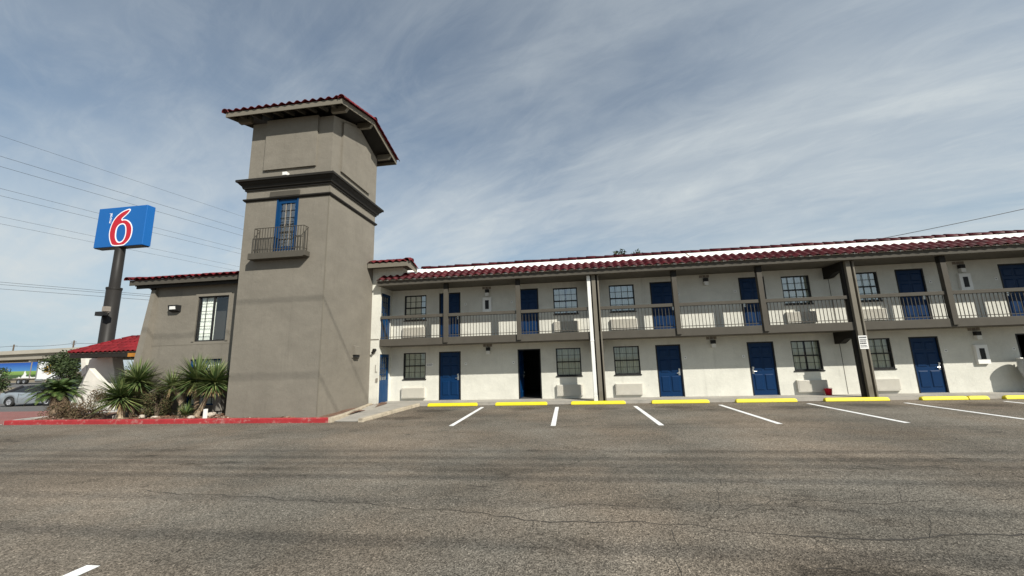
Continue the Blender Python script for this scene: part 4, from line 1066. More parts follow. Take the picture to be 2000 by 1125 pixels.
tag(part('banner', MB().box(-25.1, 19.50, 2.535, -23.2, 19.535, 2.745), M['orange']), 'small orange banner under the edge of the entrance canopy', 'banner')

# ------------------------------------------------------------------ pylon sign
sg = thing('pylon_sign', 'tall blue roadside sign with a big red 6 on a dark round pole', 'sign', (-33.85, 24.7, -0.5))
part('cabinet', MB().box(-35.92, 24.40, 11.12, -31.55, 25.02, 14.32), M['sign_blue'], sg, bevel=.03)
part('cabinet_base', MB().box(-35.86, 24.44, 11.07, -31.61, 24.98, 11.12), M['frame'], sg)
pm_ = MB(); pm_.lathe([(.44, -.6), (.44, 7.83), (.33, 7.86), (.315, 11.07)], 24, (-33.85, 24.72, 0)); part('pole', pm_, M['pole'], sg, True)
part('pole_collar', MB().lathe([(.315, 7.8), (.47, 7.8), (.47, 7.95), (.315, 7.97)], 24, (-33.85, 24.72, 0)), M['pole'], sg)
OUT6 = [(-33.04, 14.1), (-32.98, 13.96), (-33.23, 13.65), (-33.58, 13.39), (-33.68, 13.24), (-33.39, 13.29), (-33.08, 13.17), (-32.8, 12.93), (-32.62, 12.61), (-32.56, 12.21), (-32.61, 11.77), (-32.78, 11.46), (-33.04, 11.24), (-33.2, 11.14), (-34.2, 11.14), (-34.46, 11.51), (-34.62, 11.92), (-34.67, 12.28), (-34.63, 12.71), (-34.51, 13.15), (-34.28, 13.53), (-33.89, 13.86), (-33.52, 14.03), (-33.19, 14.12)]
CNT6 = [(-33.58, 12.95), (-33.34, 12.86), (-33.19, 12.61), (-33.12, 12.16), (-33.15, 11.81), (-33.28, 11.52), (-33.55, 11.4), (-33.81, 11.48), (-34.01, 11.79), (-34.07, 12.14), (-34.06, 12.58), (-33.88, 12.86)]
def smooth_loop(p, it=2, keep=()):
    for _ in range(it):
        q = []
        for i in range(len(p)):
            a, b = p[i], p[(i + 1) % len(p)]; q += [(a[0] * .75 + b[0] * .25, a[1] * .75 + b[1] * .25), (a[0] * .25 + b[0] * .75, a[1] * .25 + b[1] * .75)]
        p = q
    return p
def inset(p, d):
    area = sum(p[i][0] * p[(i + 1) % len(p)][1] - p[(i + 1) % len(p)][0] * p[i][1] for i in range(len(p)))
    s = 1 if area > 0 else -1; r = []
    for i in range(len(p)):
        a, b, c = p[i - 1], p[i], p[(i + 1) % len(p)]
        n1 = Vector((-(b[1] - a[1]), b[0] - a[0])).normalized(); n2 = Vector((-(c[1] - b[1]), c[0] - b[0])).normalized()
        n = (n1 + n2); n = n.normalized() if n.length > 1e-6 else n1
        r.append((b[0] + n.x * d * s, b[1] + n.y * d * s))
    return r
o6 = smooth_loop(OUT6, 2); c6 = smooth_loop(CNT6, 2)
w6 = filled_mesh([o6, inset(c6, .055)], .012); w6.materials.append(M['sign_white'])
r6 = filled_mesh([inset(o6, .085), inset(c6, -.045)], .012); r6.materials.append(M['sign_red'])
num = pc('numeral', w6, sg, (0, 24.392, 0)); num['label'] = 'big red figure 6 outlined in white'
pc('numeral_fill', r6, num, (0, 24.384, 0))
tm = text_mesh('motel', .36, .012); tm.materials.append(M['sign_white'])
pc('lettering', tm, sg, (-34.74, 24.393, 13.46), (PI / 2, math.radians(-90), 0))
lampm = MB(); lampm.tube([(-33.5, 24.35, 6.0), (-33.3, 23.95, 6.0), (-33.0, 23.8, 6.1)], .03, 6); lampm.box(-33.1, 23.6, 6.0, -32.75, 23.9, 6.35)
part('floodlight', lampm, M['vent_grey'], sg)
part('floodlight', MB().box(-34.15, 23.95, 5.75, -33.6, 24.3, 6.05), M['frame'], sg)

# ------------------------------------------------------------------ wheel stops
def stop_mesh(l):
    mb = MB(); e = .05
    prof = [(-.085, 0), (.085, 0), (.085, .035), (.055, .125), (-.055, .125), (-.085, .035)]
    n = len(prof); vs = []
    for x, s in ((-l / 2, 1), (-l / 2 + e, 1), (l / 2 - e, 1), (l / 2, 1)):
        for y, z in prof:
            k_ = .72 if (abs(x) > l / 2 - .01 and z > .05) else 1; vs.append((x, y, z * k_))
    fs = [tuple(range(n))[::-1], tuple(range(3 * n, 4 * n))]
    for r in range(3): fs += [(r * n + i, r * n + (i + 1) % n, (r + 1) * n + (i + 1) % n, (r + 1) * n + i) for i in range(n)]
    # outward winding
    mb.add(vs, [f[::-1] for f in fs])
    me = mb.mesh('parking_stop', M['yellow'])
    bm = bmesh.new(); bm.from_mesh(me); bmesh.ops.recalc_face_normals(bm, faces=bm.faces)
    bmesh.ops.bevel(bm, geom=list(bm.edges), offset=.012, segments=2, affect='EDGES'); bm.to_mesh(me); bm.free()
    return me
ST = stop_mesh(2.05)
stops = [(-4.68, 'yellow concrete wheel stop nearest the tower, in front of the leftmost closed blue door'), (-1.90, 'yellow concrete wheel stop in front of the open dark doorway'), (1.06, 'yellow concrete wheel stop in front of the pillar with the white downpipe'),
         (4.06, 'yellow concrete wheel stop in front of the blue door right of the white downpipe'), (7.03, 'yellow concrete wheel stop in the middle stall, left of the red bucket'), (9.99, 'yellow concrete wheel stop in front of the dark pillar with the notice')]
G = 'yellow wheel stops at the head of the stalls'
for x, lb_ in stops:
    tag(link('parking_stop', ST, None, (x, 15.765 + random.uniform(-.015, .015), 0.0), (0, 0, random.uniform(-.008, .008))), lb_, 'parking stop', G)
tag(link('parking_stop', stop_mesh(1.40), None, (12.70, 15.765, 0), (0, 0, .006)), 'longer left piece of the yellow wheel stop broken in two', 'parking stop', G)
tag(link('parking_stop', stop_mesh(.60), None, (13.72, 15.765, 0), (0, 0, -.01)), 'short right piece of the yellow wheel stop broken in two', 'parking stop', G)
tag(link('parking_stop', ST, None, (15.52, 15.765, 0), (0, 0, .004)), 'yellow concrete wheel stop at the right edge, below the cleaning cart', 'parking stop', G)

# notice bolted to the right pillar
ps = thing('parking_notice', 'small white notice of dark lettering fixed to the dark pillar', 'sign', (10.65, 15.89, 1.80))
part('plate', MB().box(10.51, 15.885, 1.80, 10.79, 15.896, 2.28), M['white_paint'], ps)
nb = MB(); random.seed(5)
for z, h in ((2.19, .05), (2.12, .03), (2.06, .04), (1.975, .055), (1.91, .025), (1.86, .025)):
    x = 10.535
    while x < 10.74:
        w = random.uniform(.012, .035); nb.box(x, 15.8815, z, min(x + w, 10.765), 15.8845, z + h); x += w + .010
part('print', nb, M['print_dark'], ps)
# red bucket by the wall
bk = thing('bucket', 'small red plastic bucket standing on the walkway by the wall', 'bucket', (9.80, 16.88, 0.10))
part('shell', MB().lathe([(.0, .10), (.095, .10), (.125, .335), (.132, .335), (.132, .35), (.118, .35), (.09, .115), (0, .115)], 20, (9.80, 16.88, 0)), M['red_plastic'], bk, True)
part('bail', MB().tube([(9.80 + .13 * math.cos(a), 16.86 - .06 * math.sin(a), .34 + .05 * math.sin(a)) for a in span(0, PI, 10)], .005, 5), M['metal'], bk)

# housekeeping cart by the open door at the right edge
ct = thing('cleaning_cart', 'cleaning cart with a bulging grey bag at the right edge of the walkway', 'cart', (16.8, 16.7, 0.10))
part('frame', MB().box(16.55, 16.45, .26, 17.7, 16.95, .32).box(16.55, 16.45, .72, 17.7, 16.95, .75).box(16.55, 16.45, 1.10, 17.7, 16.95, 1.14).box(16.55, 16.45, .26, 16.59, 16.95, 1.3).box(17.66, 16.45, .26, 17.7, 16.95, 1.2), M['frame'], ct)
bag = MB(); nb_ = 22; vs_ = []; rings = [(1.31, .30, .25), (1.26, .285, .24), (1.15, .30, .25), (1.0, .305, .255), (.85, .29, .245), (.7, .26, .22), (.58, .20, .17), (.52, .12, .10)]
rnd = random.Random(4)
for z, a, b in rings:
    for i in range(nb_):
        t = 2 * PI * i / nb_; q = 1 + .06 * math.sin(5 * t + z * 7) + rnd.uniform(-.03, .03); vs_.append((16.40 + a * q * math.cos(t), 16.68 + b * q * math.sin(t), z))
fs_ = [(r * nb_ + i, (r + 1) * nb_ + i, (r + 1) * nb_ + (i + 1) % nb_, r * nb_ + (i + 1) % nb_) for r in range(len(rings) - 1) for i in range(nb_)] + [tuple((len(rings) - 1) * nb_ + i for i in range(nb_))]
bag.add(vs_, fs_)
M['bag'] = mat('grey_plastic_bag', (0.36, 0.37, 0.37), 0.3, 0.25, 6, 0.6, 12)
part('bag', bag, M['bag'], ct, True)
part('bag_rim', MB().tube([(16.40 + .31 * math.cos(a), 16.68 + .26 * math.sin(a), 1.30) for a in span(0, 2 * PI, 24)], .014, 6, False), M['metal'], ct)
for i in range(3): part('towel_stack', MB().box(16.68 + i * .33, 16.5, 1.141, 16.96 + i * .33, 16.9, 1.30 + .05 * (i % 2)), M['white_paint'], ct, bevel=.02)
for x in (16.62, 17.6):
    for y in (16.5, 16.9): part('caster', MB().lathe([(0, -.02), (.075, -.02), (.075, .02), (0, .02)], 14, (x, y, .176), 'y'), M['rubber'], ct)

# ------------------------------------------------------------------ bed furniture
tag(part('marker_post', MB().box(-12.27, 12.10, .02, -12.18, 12.19, .43), M['white_paint'], bevel=.006), 'short white marker post behind the red kerb by the tower', 'post')
ub = thing('utility_box', 'small grey utility box against the wing wall beside the tower', 'utility box', (-12.8, 13.26, 0.1))
part('housing', MB().box(-12.96, 13.14, .24, -12.66, 13.38, .75), M['grey_box'], ub, bevel=.01)
part('leg', MB().box(-12.90, 13.2, .0, -12.84, 13.3, .24), M['grey_box'], ub); part('leg', MB().box(-12.77, 13.2, .0, -12.71, 13.3, .24), M['grey_box'], ub)

# ------------------------------------------------------------------ plants
def blade(mb, base, d, l, w, droop, seg=3):
    d = d.normalized(); s = d.cross(Vector((0, 0, 1)))
    if s.length < 1e-3: s = Vector((1, 0, 0))
    s.normalize(); n = s.cross(d); vs = []; pos = Vector(base); dd = d.copy()
    for i in range(seg + 1):
        t = i / seg; ww = w * (1.0 if t < .4 else (1 - (t - .4) / .6)) * .5 + .0008
        vs += [pos - s * ww, pos - n * ww * .5, pos + s * ww]
        dd = (dd + Vector((0, 0, -droop / seg))).normalized(); pos = pos + dd * (l / seg)
    mb.add(vs, [f for i in range(seg) for f in ((3 * i, 3 * i + 1, 3 * i + 4, 3 * i + 3), (3 * i + 1, 3 * i + 2, 3 * i + 5, 3 * i + 4))])
def yucca(name, label, cat, crown, r, trunk, n=150, tr_r=.07, tm='trunk', low=-.55, w=.034, group=None, dead=40, flat=1.0):
    base = (trunk[0][0], trunk[0][1], bed_z(*trunk[0][:2]) - .03)
    t = thing(name, label, cat, base, 0, group)
    pts = [base] + [Vector(p) for p in trunk[1:]]
    fine_ = []
    for a, b in zip(pts[:-1], pts[1:]):
        for i in range(5): fine_.append(Vector(a) + (Vector(b) - Vector(a)) * i / 5)
    fine_.append(Vector(pts[-1])); rs = [tr_r * (1.15 - .3 * i / len(fine_)) * random.uniform(.85, 1.15) for i in range(len(fine_))]
    part('trunk', MB().tube(fine_, rs, 9), M[tm], t, True)
    # old leaf bases on the trunk
    lb = MB()
    for i in range(90):
        q = random.uniform(.1, 1); k_ = int(q * (len(fine_) - 1)); p = fine_[k_]; a = random.uniform(0, 2 * PI); dr = Vector((math.cos(a), math.sin(a), random.uniform(-.9, .4)))
        blade(lb, p + Vector((math.cos(a), math.sin(a), 0)) * rs[k_] * .9, dr, random.uniform(.04, .10), .03, .3, 1)
    part('leaf_bases', lb, M['dead_blade'], t)
    mb = MB(); c = Vector(crown)
    for i in range(n):
        a = random.uniform(0, 2 * PI); e = math.asin(random.uniform(math.sin(low), .99))
        d = Vector((math.cos(a) * math.cos(e), math.sin(a) * math.cos(e), math.sin(e)))
        l = r * random.uniform(.8, 1.1) * (flat if e > .7 else 1)
        blade(mb, c + Vector((0, 0, -.06 * (1 - math.sin(e)))) + d * .03, d, l, w * random.uniform(.8, 1.2), random.uniform(.08, .35) if e < .9 else .05)
    part('crown', mb, M['yucca'], t)
    if dead:
        mb = MB()
        for i in range(dead):
            a = random.uniform(0, 2 * PI); d = Vector((math.cos(a), math.sin(a), random.uniform(-1.6, -.5)))
            blade(mb, c + Vector((0, 0, -.08)), d, r * random.uniform(.4, .75), w, .5)
        part('dry_skirt', mb, M['dead_blade'], t)
    return t
YG = 'yuccas in the bed before the wing'
yucca('yucca', 'wide green yucca on a short pale trunk at the front of the bed', 'yucca', (-16.07, 12.45, .90), .90, [(-16.05, 12.52), (-16.0, 12.5, .4), (-16.05, 12.46, .82)], 280, .11, 'pale_trunk', -.5, .055, YG, 70)
yucca('yucca', 'green yucca behind, its crown rising before the sloping end of the wing', 'yucca', (-15.84, 12.78, 1.44), .84, [(-16.0, 12.82), (-15.92, 12.8, .7), (-15.85, 12.78, 1.34)], 260, .075, 'trunk', -.55, .052, YG, 50)
yucca('yucca', 'small yucca with a pale curved leaning trunk, left of the lower window', 'yucca', (-14.42, 12.85, 1.22), .66, [(-13.95, 12.88), (-13.95, 12.88, .5), (-14.1, 12.87, .9), (-14.38, 12.85, 1.15)], 150, .10, 'pale_trunk', -.35, .042, YG, 24)
yucca('yucca', 'large upright yucca on a straight dark trunk before the lower window', 'yucca', (-13.44, 12.85, 1.42), .92, [(-13.32, 12.88), (-13.36, 12.87, .6), (-13.44, 12.85, 1.34)], 360, .085, 'trunk', -.62, .056, YG, 70)
yucca('yucca', 'yucca crown on a leaning pale trunk, touching the tower corner', 'yucca', (-12.55, 12.70, 1.34), .80, [(-13.25, 12.80), (-13.0, 12.78, .5), (-12.6, 12.72, 1.22)], 320, .08, 'pale_trunk', -.65, .056, YG, 90)
yucca('agave', 'low spiky green agave at the foot of the large yucca', 'agave', (-13.42, 12.55, .22), .46, [(-13.42, 12.55), (-13.42, 12.55, .18)], 46, .05, 'trunk', .25, .05, None, 10)

# cycad
def frond_mesh(seed):
    rnd = random.Random(seed); mb = MB(); L_ = 1.0; n = 24; pos = Vector((0, 0, 0)); e = 0.0; pts = []
    for i in range(n + 1):
        pts.append(pos.copy()); pos = pos + Vector((math.cos(e), 0, math.sin(e))) * (L_ / n); e -= .052 + .02 * i / n
    for i in range(2, n):
        t = i / n; l = .20 * math.sin(PI * min(1, t * .9 + .12)) ** .6
        tan_ = (pts[i + 1] - pts[i]).normalized()
        for s in (1, -1):
            d = (Vector((0, s, .35)) + tan_ * .75).normalized(); p = pts[i]; q = p + d * l * rnd.uniform(.9, 1.05) + Vector((0, 0, -.02)); w = tan_ * .021
            mb.add([p - w, p + w, q + w * .2, q - w * .2], [(0, 1, 2, 3)])
    mb.tube(pts, [.010 * (1 - .7 * i / n) for i in range(n + 1)], 4, False)
    return mb.mesh('frond', M['frond'])
FM = [frond_mesh(i) for i in range(4)]
cy = thing('cycad', 'broad palm-like cycad with arching green fronds at the left end of the bed', 'cycad', (-19.95, 13.25, .08))
pts = [(-19.70, 13.25, .0), (-19.75, 13.25, .3), (-19.86, 13.25, .6), (-19.96, 13.25, .95)]
part('trunk', MB().tube(pts, [.30, .28, .25, .20], 12), M['trunk'], cy, True)
lb = MB()
for i in range(200):
    q = random.random(); p = Vector(pts[0]) + (Vector(pts[3]) - Vector(pts[0])) * q; a = random.uniform(0, 2 * PI); rr_ = .26 - .08 * q
    blade(lb, p + Vector((math.cos(a), math.sin(a), 0)) * rr_, Vector((math.cos(a), math.sin(a), .5)), random.uniform(.05, .12), .05, .2, 1)
part('leaf_bases', lb, M['dead_blade'], cy)
for i in range(92):
    a = i * 2.39996 + random.uniform(-.2, .2); q = (i + .5) / 92; el = math.radians(84 - 70 * q + random.uniform(-6, 6))
    o = pc('frond', FM[i % 4], cy, (-19.98 + .05 * math.cos(a), 13.25 + .05 * math.sin(a), .98 - .1 * q), Euler((0, -el, a), 'XYZ'))
    s = random.uniform(.78, 1.0) * (.85 if q < .2 else 1.0); o.scale = (s, s, s)
dk = MB()
for i in range(70):
    a = random.uniform(0, 2 * PI); blade(dk, Vector((-19.9, 13.25, random.uniform(.3, .75))), Vector((math.cos(a), math.sin(a), random.uniform(-1.2, -.2))), random.uniform(.25, .5), .05, .6, 2)
part('dry_skirt', dk, M['shrub_brown'], cy)

def foliage(mb, c, rad, n, size, rnd, hollow=.35, clumps=14):
    cs = []
    for i in range(clumps):
        a = rnd.uniform(0, 2 * PI); z = rnd.uniform(-.8, 1); h = math.sqrt(max(0, 1 - z * z)) * rnd.uniform(.4, .95)
        cs.append(Vector((math.cos(a) * h, math.sin(a) * h, z * .85)))
    for i in range(n):
        k_ = rnd.choice(cs); v = Vector((rnd.gauss(0, 1), rnd.gauss(0, 1), rnd.gauss(0, 1))); v.normalize(); v *= rnd.random() ** .4 * .42
        p = k_ + v
        if p.length < hollow * .5: p *= 1.8
        p = Vector((c[0] + p.x * rad[0], c[1] + p.y * rad[1], c[2] + p.z * rad[2]))
        d = Vector((rnd.gauss(0, 1), rnd.gauss(0, 1), rnd.gauss(0, .8))).normalized(); s = d.cross(Vector((rnd.gauss(0, 1), rnd.gauss(0, 1), rnd.gauss(0, 1)))).normalized()
        l = size * rnd.uniform(.6, 1.3)
        mb.add([p - d * l, p + s * l * .38, p + d * l, p - s * l * .38], [(0, 1, 2, 3)])
def shrub(name, label, cat, c, rad, n, m, seed, size=.035, group=None, stems=14, flower=0):
    rnd = random.Random(seed); base = (c[0], c[1], max(-.6, c[2] - rad[2] - .05))
    t = thing(name, label, cat, base, 0, group)
    mb = MB(); foliage(mb, c, rad, n, size, rnd); part('foliage', mb, M[m], t)
    st = MB()
    for i in range(stems):
        a = rnd.uniform(0, 2 * PI); q = rnd.uniform(.2, .85)
        st.tube([base, (c[0] + math.cos(a) * rad[0] * q * .5, c[1] + math.sin(a) * rad[1] * q * .5, c[2] - rad[2] * .3), (c[0] + math.cos(a) * rad[0] * q, c[1] + math.sin(a) * rad[1] * q, c[2] + rad[2] * rnd.uniform(.2, .95))], [.014, .009, .004], 5)
    part('stems', st, M['twig'], t)
    if flower:
        fb = MB(); foliage(fb, c, (rad[0], rad[1], rad[2]), flower, size * 1.1, rnd, clumps=5); part('flowers', fb, M['flower'], t)
    return t
shrub('shrub', 'wide straggly brown shrub between the cycad and the front yucca', 'shrub', (-17.75, 12.75, .55), (.95, .42, .52), 3600, 'shrub_brown', 21, .036)
shrub('shrub', 'low brown shrub at the foot of the cycad', 'shrub', (-18.95, 12.7, .36), (.55, .38, .30), 1500, 'shrub_brown', 22, .034)
shrub('shrub', 'rounded olive shrub against the wing wall, left of the leaning yucca', 'shrub', (-14.95, 12.85, .62), (.55, .38, .56), 3600, 'shrub', 23, .038)
gt = MB()
for i in range(260):
    p = Vector((random.uniform(-15.95, -15.3), random.uniform(13.0, 13.25), .08)); blade(gt, p, Vector((random.uniform(-.4, .4), random.uniform(-.4, .4), 1)), random.uniform(.18, .36), .008, .5, 2)
stuff(tag(part('dry_grass', gt, M['dead_blade']), 'dry grass tufts along the foot of the wing wall', 'grass'))

# pale rocks set in the bed
def rock(loc, s, seed, label):
    rnd = random.Random(seed); bm = bmesh.new(); bmesh.ops.create_icosphere(bm, subdivisions=2, radius=1)
    for v in bm.verts: v.co = Vector((v.co.x * s[0], v.co.y * s[1], v.co.z * s[2])) * rnd.uniform(.82, 1.12)
    me = bpy.data.meshes.new('rock'); bm.to_mesh(me); bm.free(); me.materials.append(M['rock'])
    tag(link('rock', me, None, loc, (0, 0, rnd.uniform(0, 3))), label, 'rock', 'pale rocks in the flower bed')
M['rock'] = mat('pale_rock', (0.46, 0.40, 0.33), 0.95, 0.25, 8, 0.8, 18)
rock((-16.2, 12.55, .13), (.17, .13, .13), 1, 'pale rock at the foot of the front yucca')
rock((-14.6, 12.5, .11), (.12, .10, .07), 2, 'pale flat rock below the olive shrub')
rock((-13.0, 12.4, .12), (.13, .11, .08), 3, 'pale rock beside the agave, towards the white marker post')
rock((-12.62, 12.75, .16), (.22, .14, .10), 4, 'pinkish rock in front of the grey utility box')
rock((-15.4, 12.75, .12), (.11, .10, .08), 5, 'pale rock between the front yucca and the olive shrub')

# ------------------------------------------------------------------ trees beyond
def tree(name, label, base, h, rad, n, seed, size=.16, m='tree_leaf', group=None, flower=0, crown_z=None):
    rnd = random.Random(seed); t = thing(name, label, 'tree', base, 0, group)
    cz = base[2] + (crown_z if crown_z else h - rad[2]); c = (base[0], base[1], cz)
    tr = MB(); tr.tube([base, (base[0] + .05, base[1], base[2] + (cz - base[2]) * .5), (base[0], base[1], cz)], [.035 * h * .7, .022 * h, .012 * h], 8)
    for i in range(9):
        a = i * 2.4; q = rnd.uniform(.5, .85); z0 = base[2] + (cz - base[2]) * rnd.uniform(.5, 1)
        tr.tube([(base[0], base[1], z0), (c[0] + math.cos(a) * rad[0] * q * .5, c[1] + math.sin(a) * rad[1] * q * .5, z0 + (cz - z0) * .6 + rad[2] * .2), (c[0] + math.cos(a) * rad[0] * q, c[1] + math.sin(a) * rad[1] * q, cz + rad[2] * rnd.uniform(-.2, .8))], [.01 * h, .006 * h, .002 * h], 5)
    part('trunk', tr, M['twig'], t, True)
    mb = MB(); foliage(mb, c, rad, n, size, rnd, .3, 22); part('crown', mb, M[m], t)
    if flower:
        fb = MB(); foliage(fb, (c[0] - rad[0] * .35, c[1] - rad[1] * .6, c[2] + rad[2] * .3), (rad[0] * .3, rad[1] * .3, rad[2] * .3), flower, size, rnd, clumps=4); part('flowers', fb, M['flower'], t)
    return t
tree('bushy_tree', 'dense green bushy tree with a patch of yellow flowers behind the cycad', (-45.9, 30.8, -.5), 3.6, (1.9, 1.7, 2.0), 6000, 31, .13, flower=50, crown_z=1.85)
tree('bushy_tree', 'small green bushy tree at the left edge beside the silver car', (-43.4, 25.0, -.5), 2.6, (1.0, .9, .9), 1500, 32, .10)
tree('tree', 'tree whose top just shows above the motel roof', (6.5, 40.0, -.2), 12.75, (2.0, 2.2, 3.2), 6000, 33, .18)

# ------------------------------------------------------------------ vehicles
def wheel_meshes(r, w):
    ty = MB().lathe([(r * .62, -w / 2), (r * .94, -w / 2), (r, -w * .3), (r, w * .3), (r * .94, w / 2), (r * .62, w / 2)], 24, (0, 0, 0), 'y')
    rm_ = MB(); rm_.lathe([(r * .62, -w * .42), (r * .56, -w * .44), (r * .52, -w * .20), (0, -w * .18)], 24, (0, 0, 0), 'y'); rm_.lathe([(r * .62, w * .42), (r * .56, w * .44), (r * .52, w * .20), (0, w * .18)], 24, (0, 0, 0), 'y')
    for s in (1, -1):
        for k_ in range(5):
            a = 2 * PI * k_ / 5; c, d = math.cos(a), math.sin(a); q = r * .10
            p = [(c * .05 - d * q, d * .05 + c * q), (c * r * .57 - d * q * .8, d * r * .57 + c * q * .8), (c * r * .57 + d * q * .8, d * r * .57 - c * q * .8), (c * .05 + d * q, d * .05 - c * q)]
            y0, y1 = s * w * .30, s * w * .42
            rm_.add([(x, y0, z) for x, z in p] + [(x, y1, z) for x, z in p], [(0, 1, 2, 3), (4, 5, 6, 7), (0, 1, 5, 4), (1, 2, 6, 5), (2, 3, 7, 6), (3, 0, 4, 7)])
    hubs = MB().lathe([(r * .58, -.02), (r * .58, .02)], 16, (0, 0, 0), 'y'); hubs.lathe([(0, 0), (r * .58, 0)], 16, (0, 0, 0), 'y')
    return ty.mesh('tyre', M['rubber'], True), rm_.mesh('rim', M['rim']), hubs.mesh('brake_disc', M['frame'])
WHEEL = wheel_meshes(.32, .22)
def car(label, loc, rz, paint, kind='sedan', roof='body', group=None, cat='car', name='parked_car'):
    t = thing(name, label, cat, loc, 0, group); t.rotation_euler = (0, 0, rz)
    L_, W_, wb, r = 4.6, 1.74, 2.65, .32
    prof = {'sedan': [(-2.25, .66, .86), (-2.1, .95, .95), (-1.4, .985, 1.0), (0.2, .93, .95), (.95, .915, .92), (1.6, .83, .86), (2.1, .70, .72), (2.32, .55, .60)],
            'suv': [(-2.25, .8, 1.0), (-2.2, 1.05, 1.06), (-1.4, 1.08, 1.08), (0.2, 1.05, 1.05), (.95, 1.04, 1.04), (1.6, 1.0, 1.0), (2.15, .90, .92), (2.32, .6, .7)]}[kind]
    def top(x):
        for a, b in zip(prof[:-1], prof[1:]):
            if a[0] <= x <= b[0]: return a[1] + (b[1] - a[1]) * sstep((x - a[0]) / (b[0] - a[0]))
        return prof[0][1] if x < prof[0][0] else prof[-1][1]
    fx, rx = wb / 2, -wb / 2
    xs = sorted(set([round(v, 3) for v in span(-2.28, 2.33, 26)] + [round(c + .40 * math.cos(a), 3) for c in (fx, rx) for a in span(0, PI, 12)]))
    rows = []
    for x in xs:
        low = .20 + (.10 if abs(x) > 2.1 else 0)
        for c in (fx, rx):
            if abs(x - c) < .40: low = max(low, .30 + math.sqrt(max(0, .40 ** 2 - (x - c) ** 2)) )
        hw = W_ / 2 * (1 - .16 * max(0, (abs(x) - 1.7) / .63) ** 2); z = top(x); low = min(low, z - .12)
        m = low + (z - low) * .5
        rows.append([(x, -hw * .95, low), (x, -hw, low + (z - low) * .25), (x, -hw, m), (x, -hw * .985, z - .10), (x, -hw * .93, z - .02), (x, -hw * .6, z + .02), (x, 0, z + .03), (x, hw * .6, z + .02), (x, hw * .93, z - .02), (x, hw * .985, z - .10), (x, hw, m), (x, hw, low + (z - low) * .25), (x, hw * .95, low)])
    mb = MB(); n = len(rows[0]); vs = [p for rw in rows for p in rw]
    fs = [(i * n + k_, (i + 1) * n + k_, (i + 1) * n + k_ + 1, i * n + k_ + 1) for i in range(len(rows) - 1) for k_ in range(n - 1)] + [tuple(range(n))[::-1], tuple((len(rows) - 1) * n + k_ for k_ in range(n))]
    mb.add(vs, fs); link('body', mb.mesh('body', M[paint], True), t)
    link('underbody', MB().box(-2.1, -.62, .22, 2.1, .62, .50).mesh('underbody', M['frame']), t)
    zr = 1.38 if kind == 'sedan' else 1.68
    gh = {'sedan': (-1.72, -.85, .22, 1.12), 'suv': (-2.15, -1.95, .25, 1.0)}[kind]
    hw = .80; hr = .58 if kind == 'sedan' else .66
    zb = lambda x: top(x) + .0
    pl = [(gh[0], zb(gh[0])), (gh[1], zr), (gh[2], zr), (gh[3], zb(gh[3]))]
    g = MB(); P = []
    for s in (-1, 1): P += [(pl[0][0], s * hw, pl[0][1] - .03), (pl[1][0], s * hr, pl[1][1] - .03), (pl[2][0], s * hr, pl[2][1] - .03), (pl[3][0], s * hw, pl[3][1] - .03)]
    g.add(P, [(0, 3, 2, 1), (4, 5, 6, 7), (0, 1, 5, 4), (2, 3, 7, 6), (1, 2, 6, 5)])
    link('window', g.mesh('window', M['car_glass']), t)
    rmat = M[paint] if roof == 'body' else M['softtop']
    rb = MB(); n_ = 9
    R = []
    for i in range(n_):
        tt = i / (n_ - 1); x = gh[1] - (.10 if roof == 'body' else .45) + (gh[2] - gh[1] + (.16 if roof == 'body' else .5)) * tt; z = zr - .01 + .05 * math.sin(PI * tt) - (0 if roof == 'body' else .22 * (1 - tt) ** 3)
        R.append([(x, -hr - .03, z - .05), (x, -hr * .8, z), (x, 0, z + .02), (x, hr * .8, z), (x, hr + .03, z - .05)])
    rb.add([p for q in R for p in q], [(i * 5 + k_, (i + 1) * 5 + k_, (i + 1) * 5 + k_ + 1, i * 5 + k_ + 1) for i in range(n_ - 1) for k_ in range(4)])
    link('roof', rb.mesh('roof', rmat, True), t)
    pi_ = MB()
    for s in (-1, 1):
        pi_.tube([(gh[3], s * hw, zb(gh[3]) - .02), (gh[2], s * hr, zr - .02)], .03, 6)
        pi_.tube([(-.25, s * (hw + .005), zb(-.25) - .02), (-.32, s * (hr + .02), zr - .04)], .03, 6)
        pi_.tube([(gh[0], s * hw, zb(gh[0]) - .03), (gh[1], s * (hr + .01), zr - .03)], .05 if roof == 'body' else .09, 6)
    link('pillars', pi_.mesh('pillars', rmat), t)
    for x in (fx, rx):
        for s in (-1, 1):
            w = bpy.data.objects.new('wheel', WHEEL[2]); COL.objects.link(w); w.parent = t; w.location = (x, s * (W_ / 2 - .12), r)
            link('tyre', WHEEL[0], w); link('rim', WHEEL[1], w)
    for s in (-1, 1):
        link('headlight', MB().box(2.10, s * .62 - .17, .60, 2.285, s * .62 + .17, .70).mesh('headlight', M['headlight']), t)
        link('taillight', MB().box(-2.29, s * .66 - .14, .70, -2.20, s * .66 + .14, .86).mesh('taillight', M['taillight']), t)
        link('mirror', MB().box(.72, s * .90 - .09, .96, .88, s * .90 + .09, 1.08).mesh('mirror', M[paint]), t)
        link('door_handle', MB().box(-.62, s * .868 - .02, .80, -.44, s * .868 + .02, .83).mesh('door_handle', M[paint]), t)
        dl = MB()
        for xx in (-.70, .62): dl.box(xx - .006, s * .862 - .012, .30, xx + .006, s * .862 + .012, .88)
        link('door_gap', dl.mesh('door_gap', M['frame']), t)
    link('front_bumper', MB().box(2.0, -.7, .28, 2.36, .7, .50).mesh('front_bumper', M[paint]), t)
    link('rear_bumper', MB().box(-2.34, -.72, .30, -2.0, .72, .52).mesh('rear_bumper', M[paint]), t)
    return t
